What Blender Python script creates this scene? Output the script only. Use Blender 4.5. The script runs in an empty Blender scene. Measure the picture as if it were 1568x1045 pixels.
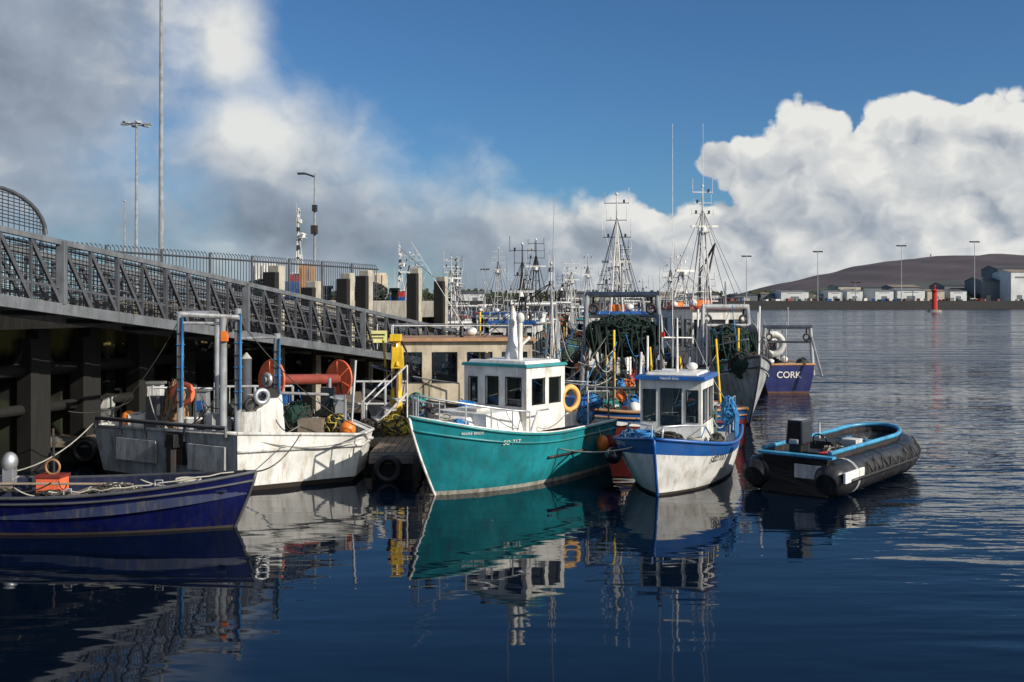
import bpy, bmesh, math, random
from mathutils import Vector, Matrix
random.seed(11)
R=random.random
def U(a,b): return a+(b-a)*R()
scene=bpy.context.scene
scene.view_settings.view_transform='Standard'
scene.view_settings.look='None'
scene.view_settings.exposure=0

# ------------------------------------------------------------------ materials
MATS={}
def pmat(name,col,rough=.5,metal=0,var=.25,scale=2.5,grime=None,gam=.5,bump=0.0,bscale=20,streak=True,spec=.5,coat=0):
    if name in MATS: return MATS[name]
    m=bpy.data.materials.new(name); m.use_nodes=True
    nt=m.node_tree; N=nt.nodes; L=nt.links
    b=N['Principled BSDF']
    tc=N.new('ShaderNodeTexCoord')
    n1=N.new('ShaderNodeTexNoise'); n1.inputs['Scale'].default_value=scale; n1.inputs['Detail'].default_value=3
    L.new(tc.outputs['Object'],n1.inputs['Vector'])
    mr=N.new('ShaderNodeMapRange'); mr.inputs['From Min'].default_value=.3; mr.inputs['From Max'].default_value=.7
    mr.inputs['To Min'].default_value=1-var; mr.inputs['To Max'].default_value=1+var*.6
    L.new(n1.outputs['Fac'],mr.inputs['Value'])
    mul=N.new('ShaderNodeVectorMath'); mul.operation='SCALE'; mul.inputs[0].default_value=col
    L.new(mr.outputs[0],mul.inputs['Scale'])
    out=mul.outputs[0]
    if grime is not None:
        mp=N.new('ShaderNodeMapping'); mp.inputs['Scale'].default_value=(5,5,.9) if streak else (3,3,3)
        L.new(tc.outputs['Object'],mp.inputs['Vector'])
        n2=N.new('ShaderNodeTexNoise'); n2.inputs['Scale'].default_value=1.6; n2.inputs['Detail'].default_value=4; n2.inputs['Roughness'].default_value=.7
        L.new(mp.outputs[0],n2.inputs['Vector'])
        r2=N.new('ShaderNodeMapRange'); r2.inputs['From Min'].default_value=.62-.25*gam; r2.inputs['From Max'].default_value=.80-.1*gam
        r2.inputs['To Max'].default_value=.85
        L.new(n2.outputs['Fac'],r2.inputs['Value'])
        mx=N.new('ShaderNodeMix'); mx.data_type='RGBA'
        L.new(r2.outputs[0],mx.inputs['Factor']); L.new(out,mx.inputs['A']); mx.inputs['B'].default_value=(*grime,1)
        out=mx.outputs['Result']
    L.new(out,b.inputs['Base Color'])
    rr=N.new('ShaderNodeMapRange'); rr.inputs['To Min'].default_value=max(.03,rough-.15); rr.inputs['To Max'].default_value=min(1,rough+.15)
    L.new(n1.outputs['Fac'],rr.inputs['Value']); L.new(rr.outputs[0],b.inputs['Roughness'])
    b.inputs['Metallic'].default_value=metal
    b.inputs['Specular IOR Level'].default_value=spec
    b.inputs['Coat Weight'].default_value=coat
    if bump>0:
        n3=N.new('ShaderNodeTexNoise'); n3.inputs['Scale'].default_value=bscale; n3.inputs['Detail'].default_value=2
        L.new(tc.outputs['Object'],n3.inputs['Vector'])
        bp=N.new('ShaderNodeBump'); bp.inputs['Strength'].default_value=bump; bp.inputs['Distance'].default_value=.02
        L.new(n3.outputs['Fac'],bp.inputs['Height']); L.new(bp.outputs[0],b.inputs['Normal'])
    MATS[name]=m; return m
RUST=(.16,.065,.03); DIRT=(.10,.085,.06); ALG=(.04,.05,.02)
white=pmat('white_paint',(.78,.78,.75),.35,grime=(.38,.29,.19),gam=.5,bump=.1)
white2=pmat('white_paint_worn',(.62,.63,.62),.45,grime=(.22,.15,.09),gam=.7,bump=.15)
greyw=pmat('grey_white_paint',(.42,.45,.47),.5,grime=(.14,.11,.08),gam=.75,bump=.15)
teal=pmat('teal_gelcoat',(.018,.25,.29),.24,var=.28,grime=(.03,.12,.13),gam=.62,bump=.08,bscale=4,coat=.25)
teald=pmat('teal_trim',(.02,.24,.26),.35,grime=(.1,.12,.1),gam=.5)
blue=pmat('blue_paint',(.012,.10,.36),.35,grime=(.06,.08,.12),gam=.55)
bluel=pmat('light_blue_paint',(.05,.30,.52),.4,grime=(.05,.1,.15),gam=.4)
navy=pmat('navy_gelcoat',(.004,.007,.065),.25,var=.35,grime=(.018,.018,.035),gam=.6,coat=.2,bump=.08,bscale=4)
navyc=pmat('navy_paint',(.008,.018,.12),.4,var=.3,grime=(.05,.03,.03),gam=.5)
navy2=pmat('navy_worn',(.02,.03,.08),.5,grime=(.10,.09,.07),gam=.5)
red=pmat('red_paint',(.42,.03,.022),.45,grime=(.12,.03,.02),gam=.4)
redw=pmat('worn_red_paint',(.22,.028,.022),.55,grime=(.05,.03,.03),gam=.6)
orange=pmat('orange_paint',(.85,.17,.07),.45,grime=(.45,.10,.05),gam=.3)
orangeb=pmat('orange_plastic',(.85,.22,.03),.4)
yellow=pmat('yellow_paint',(.80,.50,.02),.45,grime=(.2,.1,.03),gam=.4)
tan=pmat('tan_paint',(.36,.20,.10),.5,grime=(.2,.1,.05),gam=.4)
cream=pmat('cream_paint',(.56,.49,.37),.5,grime=(.25,.18,.1),gam=.5)
black=pmat('black_rubber',(.012,.012,.013),.45,bump=.2)
blackg=pmat('black_glossy',(.010,.011,.014),.18,coat=.5)
tube_m=pmat('dark_hypalon',(.014,.014,.017),.36,grime=(.06,.06,.062),gam=.5,bump=.2)
galv=pmat('galvanised_steel',(.36,.38,.40),.5,.4,grime=(.16,.12,.09),gam=.5)
galvd=pmat('dark_galvanised_steel',(.085,.09,.105),.55,.25,grime=(.05,.045,.04),gam=.4)
meshm=pmat('gangway_mesh_steel',(.045,.048,.055),.6,.2)
alu=pmat('aluminium',(.55,.57,.60),.4,.7)
dark=pmat('dark_steel',(.03,.031,.035),.55,.3,grime=RUST,gam=.4)
blk=pmat('tarred_timber',(.010,.010,.009),.8,grime=(.02,.018,.012),gam=.5)
rustm=pmat('rusty_steel',(.14,.07,.045),.8,.2,grime=(.06,.03,.02),gam=.6)
grey=pmat('grey_deck_paint',(.17,.18,.18),.7,grime=DIRT,gam=.6,streak=False,bump=.2)
greend=pmat('green_deck_paint',(.05,.11,.09),.7,grime=DIRT,gam=.6,streak=False)
conc=pmat('weathered_concrete',(.28,.265,.235),.85,grime=(.10,.09,.07),gam=.7,bump=.5,bscale=8)
concl=pmat('pale_concrete',(.42,.39,.32),.85,grime=(.2,.17,.12),gam=.5,bump=.4,bscale=8)
antif=pmat('antifouling',(.05,.035,.03),.8,grime=ALG,gam=.6)
boot=pmat('white_boottop',(.50,.49,.44),.5,grime=(.13,.11,.06),gam=.8)
ropeb=pmat('blue_rope',(.03,.20,.48),.8,bump=.4,bscale=80)
ropey=pmat('yellow_rope',(.42,.33,.05),.8)
ropew=pmat('white_rope',(.42,.40,.35),.85,bump=.4,bscale=80)
roped=pmat('dark_rope',(.05,.046,.04),.9)
netg=pmat('green_net',(.012,.05,.038),.9,grime=(.01,.02,.015),gam=.6)
netd=pmat('dark_net',(.008,.020,.016),.95)
nett=pmat('teal_net',(.03,.26,.25),.9)
neto=pmat('orange_net',(.60,.14,.03),.9)
wood=pmat('weathered_timber',(.20,.16,.12),.85,grime=(.08,.07,.05),gam=.6,bump=.4)
crateb=pmat('blue_crate',(.02,.12,.38),.5)
cratew=pmat('white_crate',(.6,.6,.58),.5,grime=DIRT,gam=.5)
signm=pmat('sign_face',(.75,.72,.30),.4)

def glassmat():
    m=bpy.data.materials.new('window_glass'); m.use_nodes=True
    nt=m.node_tree; N=nt.nodes; L=nt.links
    for n in list(N): 
        if n.type!='OUTPUT_MATERIAL': N.remove(n)
    o=[n for n in N if n.type=='OUTPUT_MATERIAL'][0]
    g=N.new('ShaderNodeBsdfGlossy'); g.inputs['Roughness'].default_value=.04; g.inputs['Color'].default_value=(.9,.95,1,1)
    t=N.new('ShaderNodeBsdfTransparent'); t.inputs['Color'].default_value=(.42,.46,.48,1)
    f=N.new('ShaderNodeFresnel'); f.inputs['IOR'].default_value=1.6
    mx=N.new('ShaderNodeMixShader'); L.new(f.outputs[0],mx.inputs[0]); L.new(t.outputs[0],mx.inputs[1]); L.new(g.outputs[0],mx.inputs[2])
    L.new(mx.outputs[0],o.inputs['Surface']); return m
glass=glassmat()

# ------------------------------------------------------------------ builders
class Part:
    def __init__(s,name,bevel=0): s.bm=bmesh.new(); s.mats=[]; s.name=name; s.bevel=bevel
    def mi(s,m):
        if m not in s.mats: s.mats.append(m)
        return s.mats.index(m)
    def face(s,pts,m,smooth=False):
        vs=[s.bm.verts.new(p) for p in pts]
        f=s.bm.faces.new(vs); f.material_index=s.mi(m); f.smooth=smooth; return f
    def box(s,c,size,m,rz=0,rx=0,ry=0,top=1.0,shx=0):
        M=Matrix.Translation(c)@Matrix.Rotation(rz,4,'Z')@Matrix.Rotation(ry,4,'Y')@Matrix.Rotation(rx,4,'X')
        hx,hy,hz=size[0]/2,size[1]/2,size[2]/2
        v=[]
        for z in (-1,1):
            k=top if z>0 else 1
            for (x,y) in ((-1,-1),(1,-1),(1,1),(-1,1)):
                v.append(s.bm.verts.new(M@Vector((x*hx*k+(shx if z>0 else 0),y*hy*k,z*hz))))
        i=s.mi(m)
        for f in ((3,2,1,0),(4,5,6,7),(0,1,5,4),(1,2,6,5),(2,3,7,6),(3,0,4,7)):
            s.bm.faces.new([v[k] for k in f]).material_index=i
    def path(s,pts,r,m,n=6,closed=False,cap=True):
        pts=[Vector(p) for p in pts]; k=len(pts)
        rs=r if isinstance(r,(list,tuple)) else [r]*k
        rings=[]; up=None
        for i,p in enumerate(pts):
            if closed: d=pts[(i+1)%k]-pts[i-1]
            else: d=pts[min(i+1,k-1)]-pts[max(i-1,0)]
            if d.length<1e-6: d=Vector((0,0,1))
            d.normalize()
            if up is None:
                up=Vector((0,0,1)) if abs(d.z)<.9 else Vector((1,0,0))
            a=d.cross(up)
            if a.length<1e-4: a=d.orthogonal()
            a.normalize(); b=a.cross(d); up=b
            rings.append([s.bm.verts.new(p+(a*math.cos(2*math.pi*j/n)+b*math.sin(2*math.pi*j/n))*rs[i]) for j in range(n)])
        mi=s.mi(m)
        for i in range(k if closed else k-1):
            A=rings[i];Bq=rings[(i+1)%k]
            for j in range(n):
                f=s.bm.faces.new((A[j],A[(j+1)%n],Bq[(j+1)%n],Bq[j])); f.material_index=mi; f.smooth=True
        if cap and not closed:
            for q in (rings[0],rings[-1]):
                f=s.bm.faces.new(q); f.material_index=mi
    def cyl(s,p,q,r,m,r2=None,n=8):
        s.path([p,q],[r,r if r2 is None else r2],m,n)
    def torus(s,c,Rr,r,m,axis=(0,0,1),n=24,k=8,seg=None):
        a=Vector(axis).normalized(); u=a.orthogonal().normalized(); w=a.cross(u); c=Vector(c)
        pts=[c+(u*math.cos(2*math.pi*i/n)+w*math.sin(2*math.pi*i/n))*Rr for i in range(n)]
        s.path(pts,r,m,k,closed=True)
    def ball(s,c,r,m,sc=(1,1,1),n=12):
        M=Matrix.Translation(c)@Matrix.Diagonal((sc[0],sc[1],sc[2],1))
        ret=bmesh.ops.create_uvsphere(s.bm,u_segments=n,v_segments=max(6,n//2+2),radius=r,matrix=M)
        i=s.mi(m)
        for v in ret['verts']:
            for f in v.link_faces: f.material_index=i; f.smooth=True
    def prism(s,poly,z0,z1,m,mtop=None,inset=None):
        n=len(poly)
        lo=[s.bm.verts.new((p[0],p[1],z0)) for p in poly]; hi=[s.bm.verts.new((p[0],p[1],z1)) for p in poly]
        for i in range(n):
            s.bm.faces.new((lo[i],lo[(i+1)%n],hi[(i+1)%n],hi[i])).material_index=s.mi(m)
        s.bm.faces.new(hi).material_index=s.mi(mtop or m)
        s.bm.faces.new(lo[::-1]).material_index=s.mi(m)
    def wall(s,o,u,v,w,h,wins,th,m,g=glass,fr=black):
        o=Vector(o);u=Vector(u).normalized();v=Vector(v).normalized(); n=u.cross(v)
        us=sorted(set([0,w]+[a for q in wins for a in (q[0],q[2])])); vs=sorted(set([0,h]+[a for q in wins for a in (q[1],q[3])]))
        P=lambda a,b,d=0:o+u*a+v*b-n*d
        for i in range(len(us)-1):
            for j in range(len(vs)-1):
                cu=(us[i]+us[i+1])/2;cv=(vs[j]+vs[j+1])/2
                if any(q[0]<cu<q[2] and q[1]<cv<q[3] for q in wins): continue
                s.face([P(us[i],vs[j]),P(us[i+1],vs[j]),P(us[i+1],vs[j+1]),P(us[i],vs[j+1])],m)
        for a,b,c,d in wins:
            q=[(a,b),(c,b),(c,d),(a,d)]
            for k in range(4):
                p1=q[k];p2=q[(k+1)%4]
                s.face([P(*p1),P(*p2),P(*p2,th),P(*p1,th)],m)
                s.cyl(P(*p1,-.004),P(*p2,-.004),.013,fr,n=5)
            s.face([P(a,b,th*.6),P(c,b,th*.6),P(c,d,th*.6),P(a,d,th*.6)],g)
    def net(s,c,size,m,m2,n=60,r=.012):
        c=Vector(c); sx,sy,sz=size
        s.ball(c,1,m,sc=(sx*.86,sy*.86,sz*.86),n=14)
        for i in range(n):
            th=U(0,6.28);ph=U(-1.2,1.4); pts=[]
            dth=U(-.35,.35);dph=U(-.35,.35)
            for k in range(9):
                rr=U(.88,1.1)
                pts.append(c+Vector((math.cos(th)*math.cos(ph)*sx*rr,math.sin(th)*math.cos(ph)*sy*rr,math.sin(ph)*sz*rr)))
                th+=dth+U(-.2,.2);ph+=dph*.6+U(-.2,.2)
            s.path(pts,r*U(.6,1.6),m if R()<.6 else m2,4)
    def coil(s,c,Rr,m,turns=4,r=.018):
        pts=[]
        for i in range(turns*12):
            a=i/12*6.283; q=Rr*U(.8,1.1)
            pts.append((c[0]+math.cos(a)*q,c[1]+math.sin(a)*q,c[2]+r+.02*i/12+U(0,.02)))
        s.path(pts,r,m,5)
    def sag(s,p,q,sagz,r,m,n=10):
        p=Vector(p);q=Vector(q)
        s.path([p.lerp(q,i/n)-Vector((0,0,sagz*4*(i/n)*(1-i/n))) for i in range(n+1)],r,m,4)
class Obj:
    def __init__(s,name,loc=(0,0,0),head=None,world=False):
        s.e=bpy.data.objects.new(name,None); s.e.empty_display_size=.3
        bpy.context.collection.objects.link(s.e); s.e.location=loc
        s.rz=0
        if head is not None: s.rz=math.atan2(head[1],head[0]); s.e.rotation_euler=(0,0,s.rz)
        s.parts=[]; s.off=Vector(loc) if world else None
    def part(s,name,bevel=0):
        p=Part(name,bevel); s.parts.append(p); return p
    def done(s):
        for p in s.parts: fin(p,s.e,s.off)
        return s
def fin(p,parent=None,off=None):
    me=bpy.data.meshes.new(p.name)
    p.bm.normal_update()
    if off is not None: bmesh.ops.translate(p.bm,verts=p.bm.verts,vec=-off)
    p.bm.to_mesh(me); p.bm.free()
    for m in p.mats: me.materials.append(m)
    o=bpy.data.objects.new(p.name,me); bpy.context.collection.objects.link(o)
    if parent: o.parent=parent
    if p.bevel>0:
        b=o.modifiers.new('bevel','BEVEL'); b.width=p.bevel; b.segments=2; b.limit_method='ANGLE'; b.angle_limit=math.radians(50)
    return o
def text(parent,s,p,xd,nd,size,m,name='lettering'):
    cu=bpy.data.curves.new(name,'FONT'); cu.body=s; cu.size=size; cu.align_x='CENTER'; cu.align_y='CENTER'; cu.offset=size*.015
    ob=bpy.data.objects.new(name+'_c',cu); bpy.context.collection.objects.link(ob)
    dg=bpy.context.evaluated_depsgraph_get()
    me=bpy.data.meshes.new_from_object(ob.evaluated_get(dg)); bpy.data.objects.remove(ob)
    me.materials.clear(); me.materials.append(m)
    o=bpy.data.objects.new(name,me); bpy.context.collection.objects.link(o); o.parent=parent
    x=Vector(xd).normalized(); z=Vector(nd).normalized(); y=z.cross(x); z=x.cross(y)
    o.matrix_local=Matrix.Translation(p)@Matrix((x,y,z)).transposed().to_4x4()
    return o

def hull(P,L,B,zs,zm,zb,rake,top,bottom,band=None,bandf=.3,zk=-.4,wl=.06,tw=.8,bp=2.2,bulw=.3,deck=grey,inner=white,rub=black,rubr=.035,rub2=True,bm_=.55,cap=None):
    def b(t):
        if t<bm_: return B/2*(tw+(1-tw)*math.sin(math.pi/2*t/bm_))
        return B/2*max(0,(1-((t-bm_)/(1-bm_))**bp))
    def sh(t):
        if t<.4: return zm+(zs-zm)*(1-t/.4)**2
        return zm+(zb-zm)*((t-.4)/.6)**1.9
    def pt(t,z,side):
        S=sh(t); v=max(0,(z-zk)/(S-zk))
        tt=max(0,(t-.35)/.65); e=.2+.6*tt**1.5
        y=b(t)*v**e
        if v==0: y=0
        x=-L+L*t-rake*(max(0,1-v))**1.25*t**5
        return Vector((x,side*y,z))
    nT=30; ts=[i/nT*.6+.4*(1-(1-i/nT)**1.7) for i in range(nT+1)]
    fr=[0,.2,.4,.58,.72,.86,1]
    grid=[]
    for t in ts:
        S=sh(t); zsl=[zk,zk*.5,0,wl]+[wl+(S-wl)*f for f in fr[1:]]
        grid.append([(P.bm.verts.new(pt(t,z,1)),P.bm.verts.new(pt(t,z,-1))) for z in zsl])
    nr=len(grid[0])
    for i in range(nT):
        for r in range(nr-1):
            m=bottom if r<3 else (band if (band and fr[r-3]>=1-bandf-.01) else top)
            k=P.mi(m)
            for sd in (0,1):
                q=[grid[i][r][sd],grid[i+1][r][sd],grid[i+1][r+1][sd],grid[i][r+1][sd]]
                if sd==0: q=q[::-1]
                try:
                    f=P.bm.faces.new(q); f.material_index=k; f.smooth=True
                except Exception: pass
    for r in range(nr-1):
        m=bottom if r<3 else (band if (band and fr[r-3]>=1-bandf-.01) else top)
        f=P.bm.faces.new((grid[0][r][0],grid[0][r+1][0],grid[0][r+1][1],grid[0][r][1])); f.material_index=P.mi(m)
    iw=.07
    def ip(t,side,z):
        bb=max(.0,b(t)-iw); x=-L+L*t
        if t==0: x+=iw
        x=min(x,-.12); return Vector((x,side*bb,z))
    prev=None
    for t in ts:
        S=sh(t); cur=[(pt(t,S,sd),ip(t,sd,S+.002),ip(t,sd,S-bulw)) for sd in (1,-1)]
        if prev:
            for a,c in zip(prev,cur):
                P.face([a[0],c[0],c[1],a[1]],cap or inner); P.face([a[1],c[1],c[2],a[2]],inner)
            P.face([prev[0][2],cur[0][2],cur[1][2],prev[1][2]],deck)
        else:
            P.face([cur[0][0],cur[0][1],cur[1][1],cur[1][0]],cap or inner); P.face([cur[0][1],cur[0][2],cur[1][2],cur[1][1]],inner)
        prev=cur
    for sd in (1,-1):
        P.path([pt(t,sh(t),sd) for t in ts],rubr,rub,6)
        if rub2: P.path([pt(t,sh(t)-.16*(sh(t)),sd)+Vector((0,sd*.01,0)) for t in ts],rubr*.7,rub,6)
    P.cyl(pt(0,zs,1),pt(0,zs,-1),rubr,rub)
    P.path([pt(1,zk+(zb-zk)*k/8,1)+Vector((.005,0,0)) for k in range(9)],.028,cap or top,6)
    return pt,sh,b
def htext(ob,pt,t,z,side,s,size,m):
    p=pt(t,z,side); a=pt(t+.03,z,side)-pt(t-.03,z,side); up=pt(t,z+.05,side)-pt(t,z-.05,side)
    xd=-a if side>0 else a
    n=xd.cross(up).normalized()
    text(ob.e,s,p+n*.018,xd,n,size,m)

def house(P,x0,x1,w,z0,z1,m,fw=None,sw=None,bw=None,rake=.12,roofm=white,ov=.08,rt=.07,wt=.06):
    h=z1-z0
    f=lambda L_,W,H:[(a*W,b_*H,c*W,d*H) for a,b_,c,d in (L_ or [])]
    P.wall((x1,-w/2,z0),(0,1,0),(0,0,1),w,h,f(fw,w,h),wt,m)
    P.wall((x0,w/2,z0),(0,-1,0),(0,0,1),w,h,f(bw,w,h),wt,m)
    P.wall((x1,w/2,z0),(-1,0,0),(0,0,1),x1-x0,h,f(sw,x1-x0,h),wt,m)
    P.wall((x0,-w/2,z0),(1,0,0),(0,0,1),x1-x0,h,f([(1-c,b_,1-a,d) for a,b_,c,d in (sw or [])],x1-x0,h),wt,m)
    P.box(((x0+x1)/2,0,z1+rt/2),(x1-x0+2*ov,w+2*ov,rt),roofm,top=.97)
    P.box((x1-.25,0,z0+h*.25),(.3,w*.7,h*.45),greyw); P.box(((x0+x1)/2-.1,w*.12,z0+h*.3),(.3,.3,h*.55),dark)

def mastA(P,x,z0,z1,m,spread=.35,legs=True,radar=True,ants=3,y=0):
    if legs:
        P.cyl((x-.1,y-spread,z0),(x,y-.03,z0+(z1-z0)*.8),.03,m); P.cyl((x-.1,y+spread,z0),(x,y+.03,z0+(z1-z0)*.8),.03,m)
        P.cyl((x+spread,y,z0),(x,y,z0+(z1-z0)*.75),.025,m)
        for k in range(1,7):
            f=k/8; s2=spread*(1-f/.8*.95) if f<.8 else .03
            zz=z0+(z1-z0)*f
            P.cyl((x-.1*(1-f),y-s2,zz),(x-.1*(1-f),y+s2,zz),.015,m,n=5)
            if k<6:
                f2=(k+1)/8; s3=spread*(1-f2/.8*.95)
                P.cyl((x-.1*(1-f),y-s2,zz),(x-.1*(1-f2),y+s3,z0+(z1-z0)*f2),.01,m,n=4)
    P.cyl((x,y,z0+(z1-z0)*(.0 if not legs else .6)),(x,y,z1),.04,m,.02)
    for k in range(ants):
        f=.78+.18*k/max(1,ants-1); zz=z0+(z1-z0)*f; w=U(.25,.5)
        P.cyl((x,y-w,zz),(x,y+w,zz),.014,m,n=5)
        for sg in (-1,1):
            P.cyl((x,y+sg*w,zz-.05),(x,y+sg*w,zz+U(.1,.6)),.01,m,n=4)
            if R()<.5: P.box((x,y+sg*w*.6,zz+.06),(.06,.06,.10),black if R()<.6 else white)
    if radar:
        zz=z0+(z1-z0)*.62
        P.box((x+.22,y,zz),(.4,.3,.04),m); P.cyl((x+.25,y,zz+.02),(x+.25,y,zz+.16),.09,white,n=10)
        P.box((x+.25,y,zz+.2),(.1,.95,.08),white)
    P.ball((x,y,z1+.05),.05,white,n=8)

# ------------------------------------------------------------------ camera
cam=bpy.data.cameras.new('camera'); co=bpy.data.objects.new('camera',cam); bpy.context.collection.objects.link(co)
co.location=(0,0,3.6); co.rotation_euler=(math.pi/2,0,0); cam.lens=35; cam.sensor_width=36; cam.shift_y=-.0367
cam.clip_end=30000; cam.clip_start=.1; scene.camera=co

# ------------------------------------------------------------------ sun + sky
sd=Vector((.73,-.48,.47)).normalized()
el=math.asin(sd.z); az=math.atan2(sd.x,sd.y)
su=bpy.data.lights.new('sun','SUN'); su.energy=5.0; su.angle=math.radians(.5); su.color=(1,.925,.81)
so=bpy.data.objects.new('sun',su); bpy.context.collection.objects.link(so); so.rotation_euler=sd.to_track_quat('Z','Y').to_euler(); so.location=(30,-30,40)
w=bpy.data.worlds.new('World'); scene.world=w; w.use_nodes=True
nt=w.node_tree; WN=nt.nodes; WL=nt.links
bg=WN['Background']; STR=.065; bg.inputs['Strength'].default_value=STR
sky=WN.new('ShaderNodeTexSky'); sky.sky_type='NISHITA'; sky.sun_disc=False; sky.sun_elevation=el; sky.sun_rotation=az%(2*math.pi)
sky.air_density=1.0; sky.dust_density=.4; sky.ozone_density=3.0
def put(i,v):
    if isinstance(v,(int,float)): i.default_value=v
    else: WL.new(v,i)
def Mt(op,a,b=None,c=None,clamp=False):
    n=WN.new('ShaderNodeMath'); n.operation=op; n.use_clamp=clamp; put(n.inputs[0],a)
    if b is not None: put(n.inputs[1],b)
    if c is not None: put(n.inputs[2],c)
    return n.outputs[0]
def add(*a):
    r=a[0]
    for q in a[1:]: r=Mt('ADD',r,q)
    return r
def mul(a,b): return Mt('MULTIPLY',a,b)
def sub(a,b): return Mt('SUBTRACT',a,b)
def mr(v,a,b,c,d,sm=True):
    n=WN.new('ShaderNodeMapRange'); n.interpolation_type='SMOOTHSTEP' if sm else 'LINEAR'
    put(n.inputs['Value'],v)
    for k,x in zip(('From Min','From Max','To Min','To Max'),(a,b,c,d)): put(n.inputs[k],x)
    return n.outputs[0]
tc=WN.new('ShaderNodeTexCoord'); sx=WN.new('ShaderNodeSeparateXYZ'); WL.new(tc.outputs['Generated'],sx.inputs[0])
X,Y,Z=sx.outputs
u=mul(Mt('ARCTAN2',X,Y),10); v=mul(Mt('ARCSINE',Mt('ABSOLUTE',Z)),10)
def comb(a,b,c=0):
    n=WN.new('ShaderNodeCombineXYZ'); put(n.inputs[0],a);put(n.inputs[1],b);put(n.inputs[2],c); return n.outputs[0]
def noise(vec,sc,det=6,ro=.55,dist=0):
    n=WN.new('ShaderNodeTexNoise'); n.noise_dimensions='2D'; WL.new(vec,n.inputs['Vector']); n.inputs['Scale'].default_value=sc; n.inputs['Detail'].default_value=det; n.inputs['Roughness'].default_value=ro; n.inputs['Distortion'].default_value=dist
    return n.outputs['Fac']
def vor(vec,sc):
    n=WN.new('ShaderNodeTexVoronoi'); n.voronoi_dimensions='2D'; n.feature='F1'; WL.new(vec,n.inputs['Vector']); n.inputs['Scale'].default_value=sc
    d=n.outputs['Distance']; return sub(1,mul(d,d))
wx=noise(comb(u,mul(v,1.25)),1.6,4); wy=noise(comb(add(u,17.3),mul(v,1.25)),1.9,4)
def fields(du,dv):
    P1=comb(add(u,du,mul(sub(wx,.5),.42)),add(mul(add(v,dv),1.2),mul(sub(wy,.5),.36)))
    nA=noise(P1,.8,7,.5)
    bl=add(mul(vor(P1,1.35),.50),mul(vor(P1,3.3),.31),mul(vor(P1,7.5),.19))
    return nA,bl
nA,bl=fields(0,0); nB,bl2=fields(.16,.12)
def pxu(x): return 10*math.atan((x-784)/1524)
def ell(cx,cy,rx,ry):
    a=Mt('DIVIDE',sub(u,pxu(cx)),rx/152.4); c=math.cos(math.atan((cx-784)/1524))
    b=Mt('DIVIDE',sub(v,(465-cy)/152.4*c),ry/152.4)
    return sub(1,Mt('SQRT',add(mul(a,a),mul(b,b))))
def smax(l,k=.3):
    r=l[0]
    for q in l[1:]: r=Mt('SMOOTH_MAX',r,q,k)
    return r
right=smax([ell(1238,222,58,66),ell(1395,218,70,66),ell(1530,230,76,70),ell(1165,275,65,55),ell(1400,335,330,88),ell(1092,250,34,28),ell(1750,270,160,110)],.12)
left=smax([ell(40,130,370,330),ell(345,70,100,100),ell(390,230,190,130),ell(440,350,420,180),ell(800,370,300,85),ell(-400,200,500,330)],.35)
low=mr(v,.2,1.3,.50,-.8,False)
outer=add(-.45,mul(mr(Mt('ABSOLUTE',u),5.5,9,0,1),.55))
M0=smax([right,left,low,outer],.15)
isl=mr(u,-.8,1.8,1,0)
F=add(M0,mul(sub(nA,.5),add(.62,mul(isl,.28))),mul(sub(bl,.74),sub(1.0,mul(isl,.75))))
wid=add(.12,mul(isl,.68))
alpha=mul(mr(F,-.05,wid,0,1),sub(1,mul(isl,.06)))
gl=noise(comb(mul(u,.5),mul(v,.95)),.8,4,.5)
lit=add(mul(mul(sub(bl,bl2),.66),sub(1,mul(isl,.6))),mul(sub(nA,nB),mul(sub(1,mul(isl,.25)),1.2)))
deep=mr(F,.2,1.1,0,1)
leftgrey=mul(mr(u,-3.0,1.6,.30,0),mr(gl,.35,.65,.45,1.15))
farleft=mul(mr(u,-4.8,-2.6,.26,0),mr(v,.6,2.6,.3,1))
puff=Mt('MAXIMUM',Mt('MAXIMUM',ell(345,65,120,110),ell(385,195,110,90)),0)
rbase=mul(mul(mr(v,.35,1.6,.36,0),mr(gl,.38,.62,.3,1.2)),1)
bright=add(.96,lit,mul(deep,-.14),mul(leftgrey,-1.0),mul(farleft,-1),mul(puff,.55),mul(rbase,-1),mul(sub(gl,.5),.35))
bright=Mt('MINIMUM',Mt('MAXIMUM',bright,.0),1.0)
cr=WN.new('ShaderNodeValToRGB'); WL.new(bright,cr.inputs[0])
E=cr.color_ramp; E.elements[0].position=0; E.elements[0].color=(.16,.19,.24,1); E.elements[1].position=1; E.elements[1].color=(.80,.80,.77,1)
e=E.elements.new(.5); e.color=(.34,.39,.46,1)
sc1=WN.new('ShaderNodeVectorMath'); sc1.operation='SCALE'; WL.new(cr.outputs[0],sc1.inputs[0]); sc1.inputs['Scale'].default_value=1/STR
tint=WN.new('ShaderNodeVectorMath'); tint.operation='MULTIPLY'; WL.new(sky.outputs[0],tint.inputs[0]); tint.inputs[1].default_value=(.66,1.05,1.40)
mx=WN.new('ShaderNodeMix'); mx.data_type='RGBA'; WL.new(alpha,mx.inputs['Factor']); WL.new(tint.outputs[0],mx.inputs['A']); WL.new(sc1.outputs[0],mx.inputs['B'])
WL.new(mx.outputs['Result'],bg.inputs['Color'])
try:
    w.cycles.sampling_method='MANUAL'; w.cycles.sample_map_resolution=512
except Exception as ex: print(ex)

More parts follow.
